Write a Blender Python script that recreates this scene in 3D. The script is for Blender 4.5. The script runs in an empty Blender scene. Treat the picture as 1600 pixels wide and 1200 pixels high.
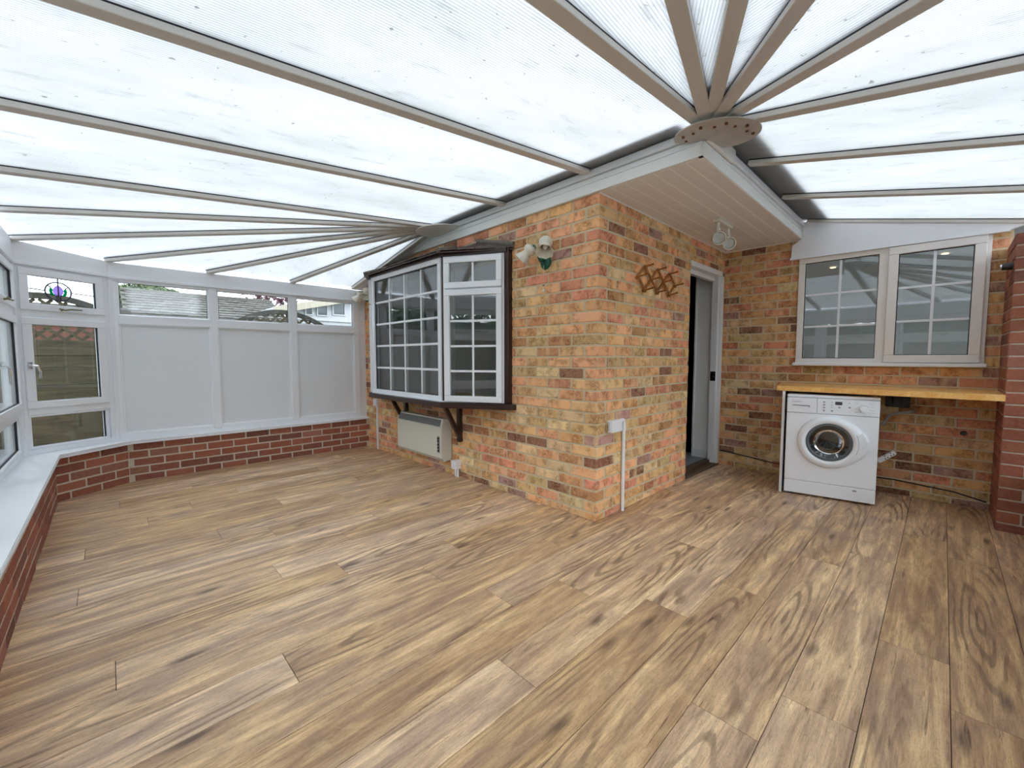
import bpy, bmesh, math, random
from mathutils import Vector, Matrix, Euler
random.seed(7)
rnd = random.random
scene = bpy.context.scene
col = scene.collection

# ------------------------------------------------------------------ camera, sky, exposure
cam_d = bpy.data.cameras.new('camera')
cam = bpy.data.objects.new('camera', cam_d); col.objects.link(cam)
CAM = Vector((-2.4055, -1.6473, 1.1452)); YAW, PITCH, FPX = 0.8016, 0.063, 651.6
fwd = Vector((math.cos(YAW)*math.cos(PITCH), math.sin(YAW)*math.cos(PITCH), -math.sin(PITCH)))
rgt = Vector((math.sin(YAW), -math.cos(YAW), 0)); upv = rgt.cross(fwd)
cam.matrix_world = Matrix(((rgt.x, upv.x, -fwd.x, CAM.x), (rgt.y, upv.y, -fwd.y, CAM.y), (rgt.z, upv.z, -fwd.z, CAM.z), (0, 0, 0, 1)))
cam_d.sensor_fit = 'HORIZONTAL'; cam_d.sensor_width = 36.0; cam_d.lens = FPX/1600*36.0
cam_d.clip_start = 0.02; cam_d.clip_end = 200
scene.camera = cam

world = bpy.data.worlds.new('overcast_sky'); scene.world = world; world.use_nodes = True
nt = world.node_tree; nt.nodes.clear()
wo = nt.nodes.new('ShaderNodeOutputWorld'); bg = nt.nodes.new('ShaderNodeBackground')
tc = nt.nodes.new('ShaderNodeTexCoord'); ns = nt.nodes.new('ShaderNodeTexNoise'); cr = nt.nodes.new('ShaderNodeValToRGB')
ns.inputs['Scale'].default_value = 2.2; ns.inputs['Detail'].default_value = 3.0
cr.color_ramp.elements[0].position = .35; cr.color_ramp.elements[0].color = (.74, .84, .97, 1)
cr.color_ramp.elements[1].position = .65; cr.color_ramp.elements[1].color = (.91, .955, 1.0, 1)
nt.links.new(tc.outputs['Generated'], ns.inputs['Vector']); nt.links.new(ns.outputs['Fac'], cr.inputs['Fac'])
nt.links.new(cr.outputs['Color'], bg.inputs['Color']); bg.inputs['Strength'].default_value = 3.4
nt.links.new(bg.outputs[0], wo.inputs[0])
vs = scene.view_settings
vs.view_transform = 'Standard'; vs.look = 'None'; vs.gamma = 1.0; vs.use_curve_mapping = False
vs.exposure = 0.92
scene.cycles.max_bounces = 10; scene.cycles.diffuse_bounces = 6; scene.cycles.glossy_bounces = 4
scene.cycles.transmission_bounces = 10; scene.cycles.transparent_max_bounces = 24
scene.cycles.sample_clamp_indirect = 8.0
scene.cycles.use_denoising = True

# ------------------------------------------------------------------ helpers
def s2l(r, g, b):
    f = lambda c: (c/255/12.92) if c/255 <= .04045 else ((c/255+.055)/1.055)**2.4
    return (f(r), f(g), f(b), 1)
class N:
    def __init__(s, name):
        s.m = bpy.data.materials.new(name); s.m.use_nodes = True; s.t = s.m.node_tree; s.t.nodes.clear()
        s.out = s.t.nodes.new('ShaderNodeOutputMaterial')
    def n(s, ty, **kw):
        nd = s.t.nodes.new('ShaderNode'+ty)
        for k, v in kw.items():
            if k.startswith('_'): setattr(nd, k[1:], v)
            else: s.set(nd, k.replace('__', ' '), v)
        return nd
    def set(s, nd, k, v):
        sock = nd.inputs[int(k[1:])] if k[0] == 'i' and k[1:].isdigit() else nd.inputs[k]
        if isinstance(v, bpy.types.NodeSocket): s.t.links.new(v, sock)
        else: sock.default_value = v
    def surf(s, o): s.t.links.new(o, s.out.inputs['Surface'])
    def ramp(s, fac, stops):
        r = s.n('ValToRGB', Fac=fac); e = r.color_ramp.elements
        while len(e) < len(stops): e.new(.5)
        for el, (p, c) in zip(e, stops): el.position = p; el.color = c
        return r.outputs['Color']
    def mixc(s, fac, a, b, mode='MIX'):
        m = s.n('Mix', _data_type='RGBA', _blend_type=mode)
        s.set(m, 'i0', fac); s.set(m, 'i6', a); s.set(m, 'i7', b)
        return m.outputs[2]
    def math(s, op, a, b=0.0):
        m = s.n('Math', _operation=op); s.set(m, 'i0', a); s.set(m, 'i1', b); return m.outputs[0]
    def noise(s, vec, scale, detail=3.0, rough=.5, dist=0.0):
        n = s.n('TexNoise', Scale=scale, Detail=detail, Roughness=rough, Distortion=dist)
        if vec is not None: s.set(n, 'Vector', vec)
        return n.outputs['Fac']
    def bump(s, h, strength=.3, dist=.01):
        return s.n('Bump', Strength=strength, Distance=dist, Height=h).outputs[0]
    def bsdf(s, color, rough=.5, normal=None, metal=0.0, spec=.5):
        b = s.n('BsdfPrincipled'); s.set(b, 'Base Color', color); s.set(b, 'Roughness', rough)
        b.inputs['Metallic'].default_value = metal; b.inputs['Specular IOR Level'].default_value = spec
        if normal is not None: s.set(b, 'Normal', normal)
        s.surf(b.outputs[0]); return b
    def coords(s, which='Object'): return s.n('TexCoord').outputs[which]
    def mapping(s, vec, scale=(1, 1, 1), loc=None):
        m = s.n('Mapping', Scale=scale); s.set(m, 'Vector', vec)
        if loc is not None: s.set(m, 'Location', loc)
        return m.outputs[0]

def simple(name, c, rough=.5, var=.06, scale=9.0, metal=0.0, spec=.5, bump=0.0):
    m = N(name); v = m.coords(); f = m.noise(v, scale, 4)
    a = tuple(max(0, x*(1-var)) for x in c[:3])+(1,); b = tuple(min(1, x*(1+var)) for x in c[:3])+(1,)
    m.bsdf(m.mixc(f, a, b), rough, m.bump(m.noise(v, scale*20, 2), bump) if bump else None, metal, spec)
    return m.m

M = {}
M['upvc'] = simple('white_upvc', (.825, .85, .89), .32, .02, 5)
M['upvc_warm'] = simple('cream_upvc', (.82, .795, .765), .35, .03, 5)
M['panelgrey'] = simple('white_infill_panel', (.765, .795, .83), .5, .02, 4)
M['rafter'] = simple('shade_toned_rafter_pvc', (.62, .595, .56), .4, .03, 4)  # white pvc toned down and warmed to paint in its backlit shade
M['gasket'] = simple('black_rubber', (.012, .012, .02), .6, .1, 30)
M['fascia'] = simple('white_fascia', (.82, .835, .815), .4, .04, 3)
M['soffit'] = simple('soffit_board_pvc', (.80, .775, .76), .45, .03, 3)
M['soffit_gap'] = simple('soffit_backing', (.93, .91, .89), .5, .03, 3)
M['hub'] = simple('grey_hub_metal', (.50, .48, .45), .45, .25, 18, .3)
M['hubwhite'] = simple('painted_hub', (.86, .83, .79), .4, .05, 10)
M['rust'] = simple('rusty_steel', (.16, .055, .02), .8, .5, 60)
M['lead'] = simple('lead_flashing', (.35, .36, .37), .6, .2, 12)
M['brown'] = simple('dark_brown_paint', (.036, .016, .012), .35, .25, 14)
M['brownwood'] = simple('threshold_wood', (.10, .058, .034), .5, .3, 20)
M['white'] = simple('white_gloss_paint', (.78, .79, .80), .35, .02, 5)
M['wallpaint'] = simple('white_wall_paint', (.84, .845, .84), .8, .02, 4)
M['dark'] = simple('dark_paint_and_unlit_room', (.012, .012, .013), .8, .1, 4)
M['greywall'] = simple('grey_room_paint', (.55, .555, .55), .8, .05, 2)
M['greytile'] = simple('grey_tile', (.26, .28, .30), .4, .1, 8)
M['plastic'] = simple('white_plastic', (.80, .80, .82), .35, .02, 6)
M['cream'] = simple('cream_enamel', (.68, .67, .57), .4, .03, 6)
M['creamside'] = simple('cream_enamel_case', (.60, .58, .49), .45, .04, 6)
M['grille'] = simple('grey_grille', (.17, .175, .175), .5, .1, 30)
M['black'] = simple('black_plastic', (.01, .01, .011), .35, .1, 20)
M['lampgreen'] = simple('green_enamel', (.006, .10, .06), .3, .3, 30)
M['brass'] = simple('antique_brass', (.20, .19, .10), .4, .2, 30, .6)
M['appliance'] = simple('appliance_white', (.85, .88, .93), .25, .01, 3)
M['appl_line'] = simple('appliance_shadow_gap', (.30, .31, .33), .5, .05, 10)
M['print'] = simple('grey_print', (.33, .34, .37), .6, .05, 40)
M['display'] = simple('dark_display', (.06, .065, .08), .3, .1, 60)
M['chrome'] = simple('chrome', (.75, .76, .78), .15, .03, 10, 1.0)
M['drum'] = simple('steel_drum', (.30, .31, .32), .3, .2, 25, .9)
M['rubber'] = simple('grey_rubber_seal', (.10, .11, .12), .5, .15, 20)
M['pegwood'] = None
M['brick_red'] = None
M['cord'] = simple('cream_cord', (.6, .55, .42), .8, .1, 60)
M['hose'] = simple('grey_hose', (.28, .28, .29), .5, .1, 40)
M['curtain'] = simple('net_curtain', (.84, .84, .84), .9, .03, 10)
M['soil'] = simple('paving', (.26, .25, .23), .9, .25, 3)
M['grass'] = simple('lawn', (.07, .12, .035), .95, .5, 12)
M['ext_brick'] = simple('neighbour_brick', (.12, .046, .03), .85, .25, 6)
M['ext_white'] = simple('neighbour_white', (.36, .37, .38), .5, .03, 2)
M['ext_cream'] = simple('neighbour_barge_board', (.30, .27, .21), .6, .05, 3)
M['ext_glass'] = simple('neighbour_window', (.05, .065, .07), .1, .2, 3)
M['rooftile'] = simple('neighbour_roof_tile', (.055, .05, .043), .85, .5, 30)
M['leaf'] = simple('green_leaf', (.05, .085, .015), .7, .6, 30)
M['hedge'] = simple('dark_hedge_leaf', (.022, .045, .02), .8, .6, 20)
M['purple'] = simple('purple_leaf', (.06, .018, .03), .7, .5, 30)
M['bark'] = simple('bark', (.07, .05, .035), .9, .3, 20)
M['lead_came'] = simple('lead_came', (.03, .03, .06), .5, .1, 30)

def mk_brick(name, attr=False, red=False):
    m = N(name); oi = m.n('ObjectInfo'); v = m.coords()
    if attr: base = m.n('VertexColor', _layer_name='Col').outputs[0]; vec = v
    else:
        base = oi.outputs['Color']
        off = m.n('VectorMath', _operation='SCALE'); m.set(off, 'i0', oi.outputs['Location']); off.inputs['Scale'].default_value = 3.7
        ad = m.n('VectorMath', _operation='ADD'); m.set(ad, 'i0', v); m.set(ad, 'i1', off.outputs[0]); vec = ad.outputs[0]
    big = m.noise(vec, 11 if not red else 8, 3, .55); mid = m.noise(vec, 55, 4, .65); fine = m.noise(vec, 420, 2, .6)
    pa = m.noise(m.mapping(vec, (1, 1, .45)), 8.5, 2, .5); pb = m.noise(m.mapping(vec, (1.2, 1, .5)), 6.0, 2, .5, .4)
    dk = m.mixc(1.0, base, (.56, .46, .40, 1) if not red else (.55, .52, .52, 1), 'MULTIPLY')
    lt = m.mixc(.22, base, (.92, .66, .36, 1) if not red else (.55, .30, .2, 1))
    if not red:
        base = m.mixc(m.ramp(pa, [(.56, (0, 0, 0, 1)), (.64, (.75, .75, .75, 1))]), base, (.80, .56, .31, 1))
        base = m.mixc(m.ramp(pb, [(.60, (0, 0, 0, 1)), (.67, (.8, .8, .8, 1))]), base, (.36, .17, .10, 1))
    c = m.mixc(m.ramp(big, [(.38, (0, 0, 0, 1)), (.56, (1, 1, 1, 1))]), dk if not red else base, base)
    c = m.mixc(m.ramp(mid, [(.42, (0, 0, 0, 1)), (.70, (1, 1, 1, 1))]), c, lt)
    c = m.mixc(m.ramp(fine, [(.30, (.7, .7, .7, 1)), (.47, (0, 0, 0, 1))]), c, m.mixc(1.0, c, (.45, .40, .36, 1), 'MULTIPLY'))
    h = m.math('ADD', m.math('MULTIPLY', fine, .6), mid)
    m.bsdf(c, .88, m.bump(h, .55, .004), 0, .25)
    return m.m
M['brick'] = mk_brick('sandfaced_brick'); M['brick_far'] = mk_brick('sandfaced_brick_joined', True)
M['brick_red'] = mk_brick('red_brick', False, True)
def mk_mortar(name, a, b):
    m = N(name); v = m.coords()
    f = m.noise(v, 22, 5, .65)
    m.bsdf(m.mixc(f, a, b), .95, m.bump(m.noise(v, 260, 3), .5, .003), 0, .2); return m.m
M['mortar'] = mk_mortar('buff_mortar', (.52, .42, .27, 1), (.72, .61, .42, 1))
M['mortar_red'] = mk_mortar('grey_mortar', (.50, .43, .33, 1), (.66, .59, .48, 1))

def mk_plank():
    m = N('vinyl_oak_plank'); oi = m.n('ObjectInfo'); v = m.coords(); R_ = oi.outputs['Random']
    sh = m.n('CombineXYZ'); m.set(sh, 'X', m.math('MULTIPLY', R_, 37.0)); m.set(sh, 'Y', m.math('MULTIPLY', R_, 91.0)); m.set(sh, 'Z', m.math('MULTIPLY', R_, 17.0))
    ad = m.n('VectorMath', _operation='ADD'); m.set(ad, 'i0', v); m.set(ad, 'i1', sh.outputs[0]); p = ad.outputs[0]
    streak = m.noise(m.mapping(p, (1.7, 20, 1)), 1.0, 6, .62, .7)
    cloud = m.noise(m.mapping(p, (2.6, 8, 1)), 1.0, 4, .6, 1.2)
    fine = m.noise(m.mapping(p, (14, 260, 1)), 1.0, 3, .65, .2)
    speck = m.noise(m.mapping(p, (90, 260, 1)), 1.0, 2, .6)
    crack = m.noise(m.mapping(p, (4.5, 75, 1)), 1.0, 3, .55, .9)
    # cathedral figure: rings of a stretched distance field, bent by noise
    w = m.n('TexWave', _wave_type='RINGS', _rings_direction='SPHERICAL', Scale=1.0, Distortion=5.5, Detail=2.5, Detail__Scale=1.3, Detail__Roughness=.55)
    m.set(w, 'Vector', m.mapping(v, (1.5, 13, 1), None)); m.set(w, 'Phase Offset', m.math('MULTIPLY', R_, 40.0))
    ringmask = m.ramp(m.noise(m.mapping(p, (1.7, 6, 1)), 1.0, 2), [(.49, (0, 0, 0, 1)), (.60, (1, 1, 1, 1))])
    k = m.n('TexVoronoi', _feature='F1', Scale=1.0, Randomness=1.0); m.set(k, 'Vector', m.mapping(p, (1.9, 7.0, 1)))
    knot = m.ramp(m.math('ADD', k.outputs['Distance'], m.math('MULTIPLY', crack, .16)), [(.12, (1, 1, 1, 1)), (.24, (0, 0, 0, 1))])
    base = m.ramp(streak, [(.28, s2l(146, 117, 95)), (.44, s2l(192, 159, 126)), (.57, s2l(224, 191, 151)), (.72, s2l(248, 219, 174))])
    base = m.mixc(m.ramp(cloud, [(.33, (.70, .70, .70, 1)), (.60, (0, 0, 0, 1))]), base, s2l(162, 134, 117))
    base = m.mixc(m.ramp(cloud, [(.60, (0, 0, 0, 1)), (.78, (.55, .55, .55, 1))]), base, s2l(238, 212, 170))
    tone = m.n('HueSaturation', Color=base); m.set(tone, 'Value', m.math('ADD', .98, m.math('MULTIPLY', R_, .28))); m.set(tone, 'Saturation', m.math('SUBTRACT', 1.14, m.math('MULTIPLY', R_, .22)))
    ringl = m.ramp(w.outputs['Fac'], [(.12, (1, 1, 1, 1)), (.42, (0, 0, 0, 1))])
    c = m.mixc(m.math('MULTIPLY', ringmask, m.math('MULTIPLY', ringl, .62)), tone.outputs[0], s2l(122, 95, 74))
    c = m.mixc(m.ramp(fine, [(.34, (.6, .6, .6, 1)), (.50, (0, 0, 0, 1))]), c, m.mixc(1, c, (.60, .56, .52, 1), 'MULTIPLY'))
    c = m.mixc(m.ramp(speck, [(.34, (.35, .35, .35, 1)), (.50, (0, 0, 0, 1))]), c, m.mixc(1, c, (.55, .50, .46, 1), 'MULTIPLY'))
    c = m.mixc(m.ramp(crack, [(.27, (.85, .85, .85, 1)), (.34, (0, 0, 0, 1))]), c, m.mixc(1, c, (.40, .34, .30, 1), 'MULTIPLY'))
    c = m.mixc(m.math('MULTIPLY', knot, .8), c, s2l(88, 67, 54))
    m.bsdf(c, m.math('ADD', .36, m.math('MULTIPLY', fine, .22)), m.bump(fine, .10, .002), 0, .4)
    return m.m
M['plank'] = mk_plank()

def mk_wood(name, a, b, sc=(3, 40, 40), rough=.4):
    m = N(name); v = m.coords(); f = m.noise(m.mapping(v, sc), 1.0, 5, .6, .6); g = m.noise(m.mapping(v, (sc[0]*3, sc[1]*5, sc[2]*5)), 1.0, 2)
    c = m.mixc(m.ramp(g, [(.4, (.4, .4, .4, 1)), (.6, (0, 0, 0, 1))]), m.ramp(f, [(.3, a), (.7, b)]), a)
    m.bsdf(c, rough, m.bump(f, .1, .003)); return m.m
M['worktop'] = mk_wood('oak_worktop', s2l(234, 168, 84), s2l(255, 216, 142), (4, 22, 22), .3)
M['pegwood'] = mk_wood('varnished_pine', s2l(120, 66, 18), s2l(196, 128, 52), (30, 8, 30), .35)
M['fence'] = mk_wood('weathered_fence_board', s2l(40, 35, 23), s2l(78, 70, 47), (3, 3, 30), .9)
M['fence_dark'] = mk_wood('dark_fence_rail', s2l(30, 29, 25), s2l(56, 53, 42), (3, 3, 30), .9)

def mk_poly():
    """opal twin-wall polycarbonate: diffusing, with 10 mm ribs along local X and specks of dirt"""
    m = N('opal_polycarbonate'); v = m.coords(); sx = m.n('SeparateXYZ', Vector=v)
    rib = m.math('PINGPONG', m.math('MULTIPLY', sx.outputs['Y'], 84.0), .5)
    line = m.ramp(rib, [(.05, (.60, .61, .625, 1)), (.26, (1, 1, 1, 1))])
    oi = m.n('ObjectInfo')
    off = m.n('VectorMath', _operation='SCALE'); m.set(off, 'i0', oi.outputs['Location']); off.inputs['Scale'].default_value = 1.9
    ad = m.n('VectorMath', _operation='ADD'); m.set(ad, 'i0', v); m.set(ad, 'i1', off.outputs[0]); p = ad.outputs[0]
    dirt = m.ramp(m.noise(m.mapping(p, (.8, 2.2, 1)), 1.6, 4, .6), [(.36, (1, 1, 1, 1)), (.72, (.76, .78, .745, 1))])
    gr = m.ramp(m.noise(m.mapping(p, (3, 9, 1)), 2.0, 5, .65), [(.56, (1, 1, 1, 1)), (.80, (.60, .61, .57, 1))])
    speck = m.ramp(m.noise(p, 34, 2, .4), [(.72, (1, 1, 1, 1)), (.755, (.45, .45, .43, 1))])
    c = m.mixc(1, m.mixc(1, m.mixc(1, line, dirt, 'MULTIPLY'), speck, 'MULTIPLY'), gr, 'MULTIPLY')
    c = m.mixc(1, c, (.395, .398, .402, 1), 'MULTIPLY')
    tr = m.n('BsdfTranslucent', Color=c); df = m.n('BsdfDiffuse', Color=(.7, .72, .74, 1)); gl = m.n('BsdfGlossy', Color=(1, 1, 1, 1), Roughness=.25)
    m1 = m.n('MixShader', Fac=.24); m.set(m1, 'i1', tr.outputs[0]); m.set(m1, 'i2', df.outputs[0])
    m2 = m.n('MixShader', Fac=.03); m.set(m2, 'i1', m1.outputs[0]); m.set(m2, 'i2', gl.outputs[0])
    m.surf(m2.outputs[0]); return m.m
M['poly'] = mk_poly()
def mk_clear(name, col_, refl, rough=0.0, base=.0):
    m = N(name); t = m.n('BsdfTransparent', Color=col_); g = m.n('BsdfGlossy', Color=(1, 1, 1, 1), Roughness=rough)
    fr = m.n('Fresnel', IOR=1.5); fac = m.math('ADD', m.math('MULTIPLY', fr.outputs[0], refl), base)
    m.n('Math')
    mx = m.n('MixShader'); m.set(mx, 'Fac', fac); m.set(mx, 'i1', t.outputs[0]); m.set(mx, 'i2', g.outputs[0]); m.surf(mx.outputs[0]); return m.m
M['polyclear'] = mk_clear('polycarbonate_outer_skin', (.97, .97, .97, 1), .5, .1)
M['glass'] = mk_clear('window_glass', (.93, .95, .94, 1), .8)
M['glass_bay'] = mk_clear('coated_window_glass', (.87, .89, .88, 1), .9, 0.0, .055)
M['glass_dark'] = mk_clear('drum_door_glass', (.45, .47, .48, 1), 1.0, .02, .05)
def mk_frost():
    m = N('failed_glass_with_condensation'); v = m.coords()
    f = m.noise(m.mapping(v, (9, 9, 22)), 1.0, 5, .7); sp = m.noise(v, 140, 2, .6)
    sx = m.n('SeparateXYZ', Vector=v)
    ed = m.math('MULTIPLY', m.ramp(m.math('ABSOLUTE', sx.outputs['X']), [(.235, (1, 1, 1, 1)), (.29, (0, 0, 0, 1))]), m.ramp(m.math('ABSOLUTE', sx.outputs['Z']), [(.085, (1, 1, 1, 1)), (.125, (0, 0, 0, 1))]))
    a = m.math('MULTIPLY', ed, m.math('MULTIPLY', m.math('ADD', f, .15), m.math('ADD', sp, .1)))
    t = m.n('BsdfTransparent', Color=(.93, .95, .94, 1)); d = m.n('BsdfTranslucent', Color=(.8, .82, .84, 1)); g = m.n('BsdfGlossy', Roughness=.0)
    m1 = m.n('MixShader'); m.set(m1, 'Fac', m.math('MULTIPLY', a, .24)); m.set(m1, 'i1', t.outputs[0]); m.set(m1, 'i2', d.outputs[0])
    m2 = m.n('MixShader', Fac=.06); m.set(m2, 'i1', m1.outputs[0]); m.set(m2, 'i2', g.outputs[0]); m.surf(m2.outputs[0]); return m.m
M['frost'] = mk_frost()
def mk_tint(name, c):
    m = N(name); v = m.coords(); t = m.n('BsdfTransparent', Color=c); d = m.n('BsdfTranslucent'); m.set(d, 'Color', m.mixc(m.noise(v, 40), c, tuple(x*.9 for x in c[:3])+(1,)))
    mx = m.n('MixShader', Fac=.75); m.set(mx, 'i1', t.outputs[0]); m.set(mx, 'i2', d.outputs[0]); m.surf(mx.outputs[0]); return m.m
M['tint_purple'] = mk_tint('purple_stained_glass', (.60, .47, .85, 1)); M['tint_green'] = mk_tint('green_stained_glass', (.0, .42, .22, 1))
def mk_emit(name, c, s):
    m = N(name); e = m.n('Emission', Color=c, Strength=s); m.surf(e.outputs[0]); return m.m
M['lamp_on'] = mk_emit('downlight_glow', (1, .72, .35, 1), 6.0)
M['shade'] = simple('cream_glass_shade', (.70, .67, .56), .3, .05, 20)
M['reflector'] = simple('lamp_reflector', (.75, .75, .73), .35, .05, 30)

def link(o, parent=None):
    col.objects.link(o)
    if parent is not None: o.parent = parent
    return o
def mesh_obj(name, me, mat=None, parent=None, loc=None, rot=None):
    if mat is not None:
        me.materials.clear(); me.materials.append(M[mat] if isinstance(mat, str) else mat)
    o = bpy.data.objects.new(name, me); link(o, parent)
    if loc is not None: o.location = loc
    if rot is not None: o.rotation_euler = rot
    return o
def empty(name, loc=(0, 0, 0), rz=0.0, parent=None):
    o = bpy.data.objects.new(name, None); link(o, parent); o.location = loc; o.rotation_euler = (0, 0, rz); o.empty_display_size = .1; return o
def tag(o, label=None, cat=None, group=None, kind=None):
    if label: o['label'] = label
    if cat: o['category'] = cat
    if group: o['group'] = group
    if kind: o['kind'] = kind
    return o
class B:
    """collects shapes into one bmesh"""
    def __init__(s): s.bm = bmesh.new()
    def box(s, x0, x1, y0, y1, z0, z1, bev=0.0, mat=None):
        c = ((x0+x1)/2, (y0+y1)/2, (z0+z1)/2); r = bmesh.ops.create_cube(s.bm, size=1.0)
        vs_ = r['verts']
        for v in vs_: v.co = Vector((c[0]+v.co.x*(x1-x0), c[1]+v.co.y*(y1-y0), c[2]+v.co.z*(z1-z0)))
        if bev: 
            es = list({e for v in vs_ for e in v.link_edges}); rr = bmesh.ops.bevel(s.bm, geom=es, offset=bev, segments=2, affect='EDGES', profile=.5); vs_ = rr['verts']
        if mat is not None:
            for v in vs_: v.co = mat @ v.co
        return s
    def cyl(s, p, q, r, r2=None, seg=16, cap=True):
        p = Vector(p); q = Vector(q); d = q-p
        R = d.to_track_quat('Z', 'Y').to_matrix().to_4x4(); R.translation = (p+q)/2
        bmesh.ops.create_cone(s.bm, cap_ends=cap, segments=seg, radius1=r, radius2=r if r2 is None else r2, depth=d.length, matrix=R); return s
    def tube(s, pts, r, seg=8):
        for a, b in zip(pts[:-1], pts[1:]): s.cyl(a, b, r, seg=seg)
        for a in pts[1:-1]: bmesh.ops.create_uvsphere(s.bm, u_segments=seg, v_segments=6, radius=r, matrix=Matrix.Translation(a))
        return s
    def sphere(s, p, r, u=14, v=10, sc=(1, 1, 1)):
        bmesh.ops.create_uvsphere(s.bm, u_segments=u, v_segments=v, radius=r, matrix=Matrix.Translation(p) @ Matrix.Diagonal((*sc, 1))); return s
    def lathe(s, prof, M4=Matrix(), seg=32, sx=None):
        rows = []
        for r, z in prof:
            row = []
            for i in range(seg):
                a = 2*math.pi*i/seg; k = 1.0 if sx is None else sx(a, r)
                row.append(s.bm.verts.new(M4 @ Vector((r*k*math.cos(a), r*k*math.sin(a), z))))
            rows.append(row)
        for a, b in zip(rows[:-1], rows[1:]):
            for i in range(seg): s.bm.faces.new((a[i], a[(i+1) % seg], b[(i+1) % seg], b[i]))
        return s
    def prism(s, pts, ext):
        """polygon pts extruded by vector ext"""
        ext = Vector(ext); a = [s.bm.verts.new(Vector(p)) for p in pts]; b = [s.bm.verts.new(Vector(p)+ext) for p in pts]
        s.bm.faces.new(a); s.bm.faces.new(b[::-1]); n = len(a)
        for i in range(n): s.bm.faces.new((a[i], b[i], b[(i+1) % n], a[(i+1) % n]))
        return s
    def done(s, name, mat, parent=None, loc=None, rot=None, smooth=False):
        bmesh.ops.recalc_face_normals(s.bm, faces=s.bm.faces); me = bpy.data.meshes.new(name); s.bm.to_mesh(me); s.bm.free()
        if smooth:
            for p in me.polygons: p.use_smooth = True
            try: me.set_sharp_from_angle(angle=math.radians(40))
            except Exception: pass
        return mesh_obj(name, me, mat, parent, loc, rot)
def boxo(name, b, mat, parent=None, bev=0.0, **kw): return B().box(*b, bev=bev).done(name, mat, parent, **kw)
def beam_matrix(P, Q, up=Vector((0, 0, 1))):
    P, Q = Vector(P), Vector(Q); x = (Q-P).normalized(); y = up.cross(x).normalized(); z = x.cross(y)
    return Matrix(((x.x, y.x, z.x, P.x), (x.y, y.y, z.y, P.y), (x.z, y.z, z.z, P.z), (0, 0, 0, 1))), (Q-P).length

# ------------------------------------------------------------------ key dimensions (metres)
HT = 2.243          # soffit / brick top
CRS = .0784         # brick course
XD = 2.3045         # wall with the kitchen window
YE = 3.519          # end wall brick face
FX1, FX2 = Vector((-2.9, 3.25, 0)), Vector((-2.37, 3.54, 0))
XL, YF = -2.93, -2.12
zL = lambda x: 2.375+.107*x
zR = lambda y: 2.5475+.2314*y

# ------------------------------------------------------------------ bricks
def brick_mesh(name, L, D, H, bev, jitter):
    bm = bmesh.new(); bmesh.ops.create_cube(bm, size=1.0)
    for v in bm.verts: v.co = Vector((v.co.x*L, v.co.y*D, v.co.z*H))
    bmesh.ops.bevel(bm, geom=list(bm.edges), offset=bev, segments=1, affect='EDGES')
    for v in bm.verts: v.co += Vector(((rnd()-.5)*jitter, (rnd()-.5)*jitter, (rnd()-.5)*jitter))
    me = bpy.data.meshes.new(name); bm.to_mesh(me); bm.free(); return me
BL, BD, BH = .215, .1025, CRS-.012
house_meshes = [brick_mesh('brick', BL, BD, BH, .0045, .0025) for _ in range(6)]
red_meshes = [brick_mesh('brick', BL, BD, .0645, .003, .0012) for _ in range(4)]
for me in house_meshes: me.materials.append(M['brick'])
for me in red_meshes: me.materials.append(M['brick_red'])
PAL = [((.86, .52, .22), 17), ((.90, .47, .19), 22), ((.92, .44, .22), 19), ((.82, .32, .18), 14), ((.72, .48, .21), 10), ((.60, .28, .11), 8), ((.33, .14, .085), 5), ((.50, .27, .23), 4), ((.90, .64, .33), 9)]
PALW = sum(w for _, w in PAL)
PALR = [((.34, .105, .060), 10), ((.38, .125, .07), 10), ((.28, .09, .058), 8), ((.21, .075, .052), 4), ((.36, .15, .10), 5)]
def pick(pal):
    t = rnd()*sum(w for _, w in pal)
    for c, w in pal:
        t -= w
        if t <= 0: break
    k = .88+.28*rnd(); g_ = sum(c)/3; return tuple(min(1, (x*.92+g_*.08)*k*(.95+.1*rnd())) for x in c)
def lay(root, specs, meshes, pal, bh, cap=300, keyf=None):
    """specs: (u0,u1,y0,z0,z1) local boxes; y0 = face offset. first `cap` nearest become objects, the rest one joined part"""
    if keyf: specs = sorted(specs, key=keyf)
    for u0, u1, y0, z0, z1 in specs[:cap]:
        me = random.choice(meshes); o = bpy.data.objects.new('brick', me); link(o, root)
        o.location = ((u0+u1)/2, y0+BD/2+(rnd()-.5)*.003, (z0+z1)/2+(rnd()-.5)*.0015)
        o.scale = ((u1-u0)/BL*random.choice((1, -1)), 1, (z1-z0)/bh)
        o.rotation_euler = ((rnd()-.5)*.004, (rnd()-.5)*.006, (rnd()-.5)*.008)
        o.color = (*pick(pal), 1)
    rest = specs[cap:]
    if rest:
        bm = bmesh.new(); lay_ = bm.loops.layers.float_color.new('Col')
        for u0, u1, y0, z0, z1 in rest:
            r = bmesh.ops.create_cube(bm, size=1.0); c = pick(pal)
            for v in r['verts']: v.co = Vector(((u0+u1)/2+v.co.x*(u1-u0), y0+BD/2+v.co.y*BD, (z0+z1)/2+v.co.z*(z1-z0)))
            for f in {f for v in r['verts'] for f in v.link_faces}:
                for l in f.loops: l[lay_] = (*c, 1)
        me = bpy.data.meshes.new('far_bricks'); bm.to_mesh(me); bm.free()
        tag(mesh_obj('far_bricks', me, 'brick_far', root), kind='stuff')
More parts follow.
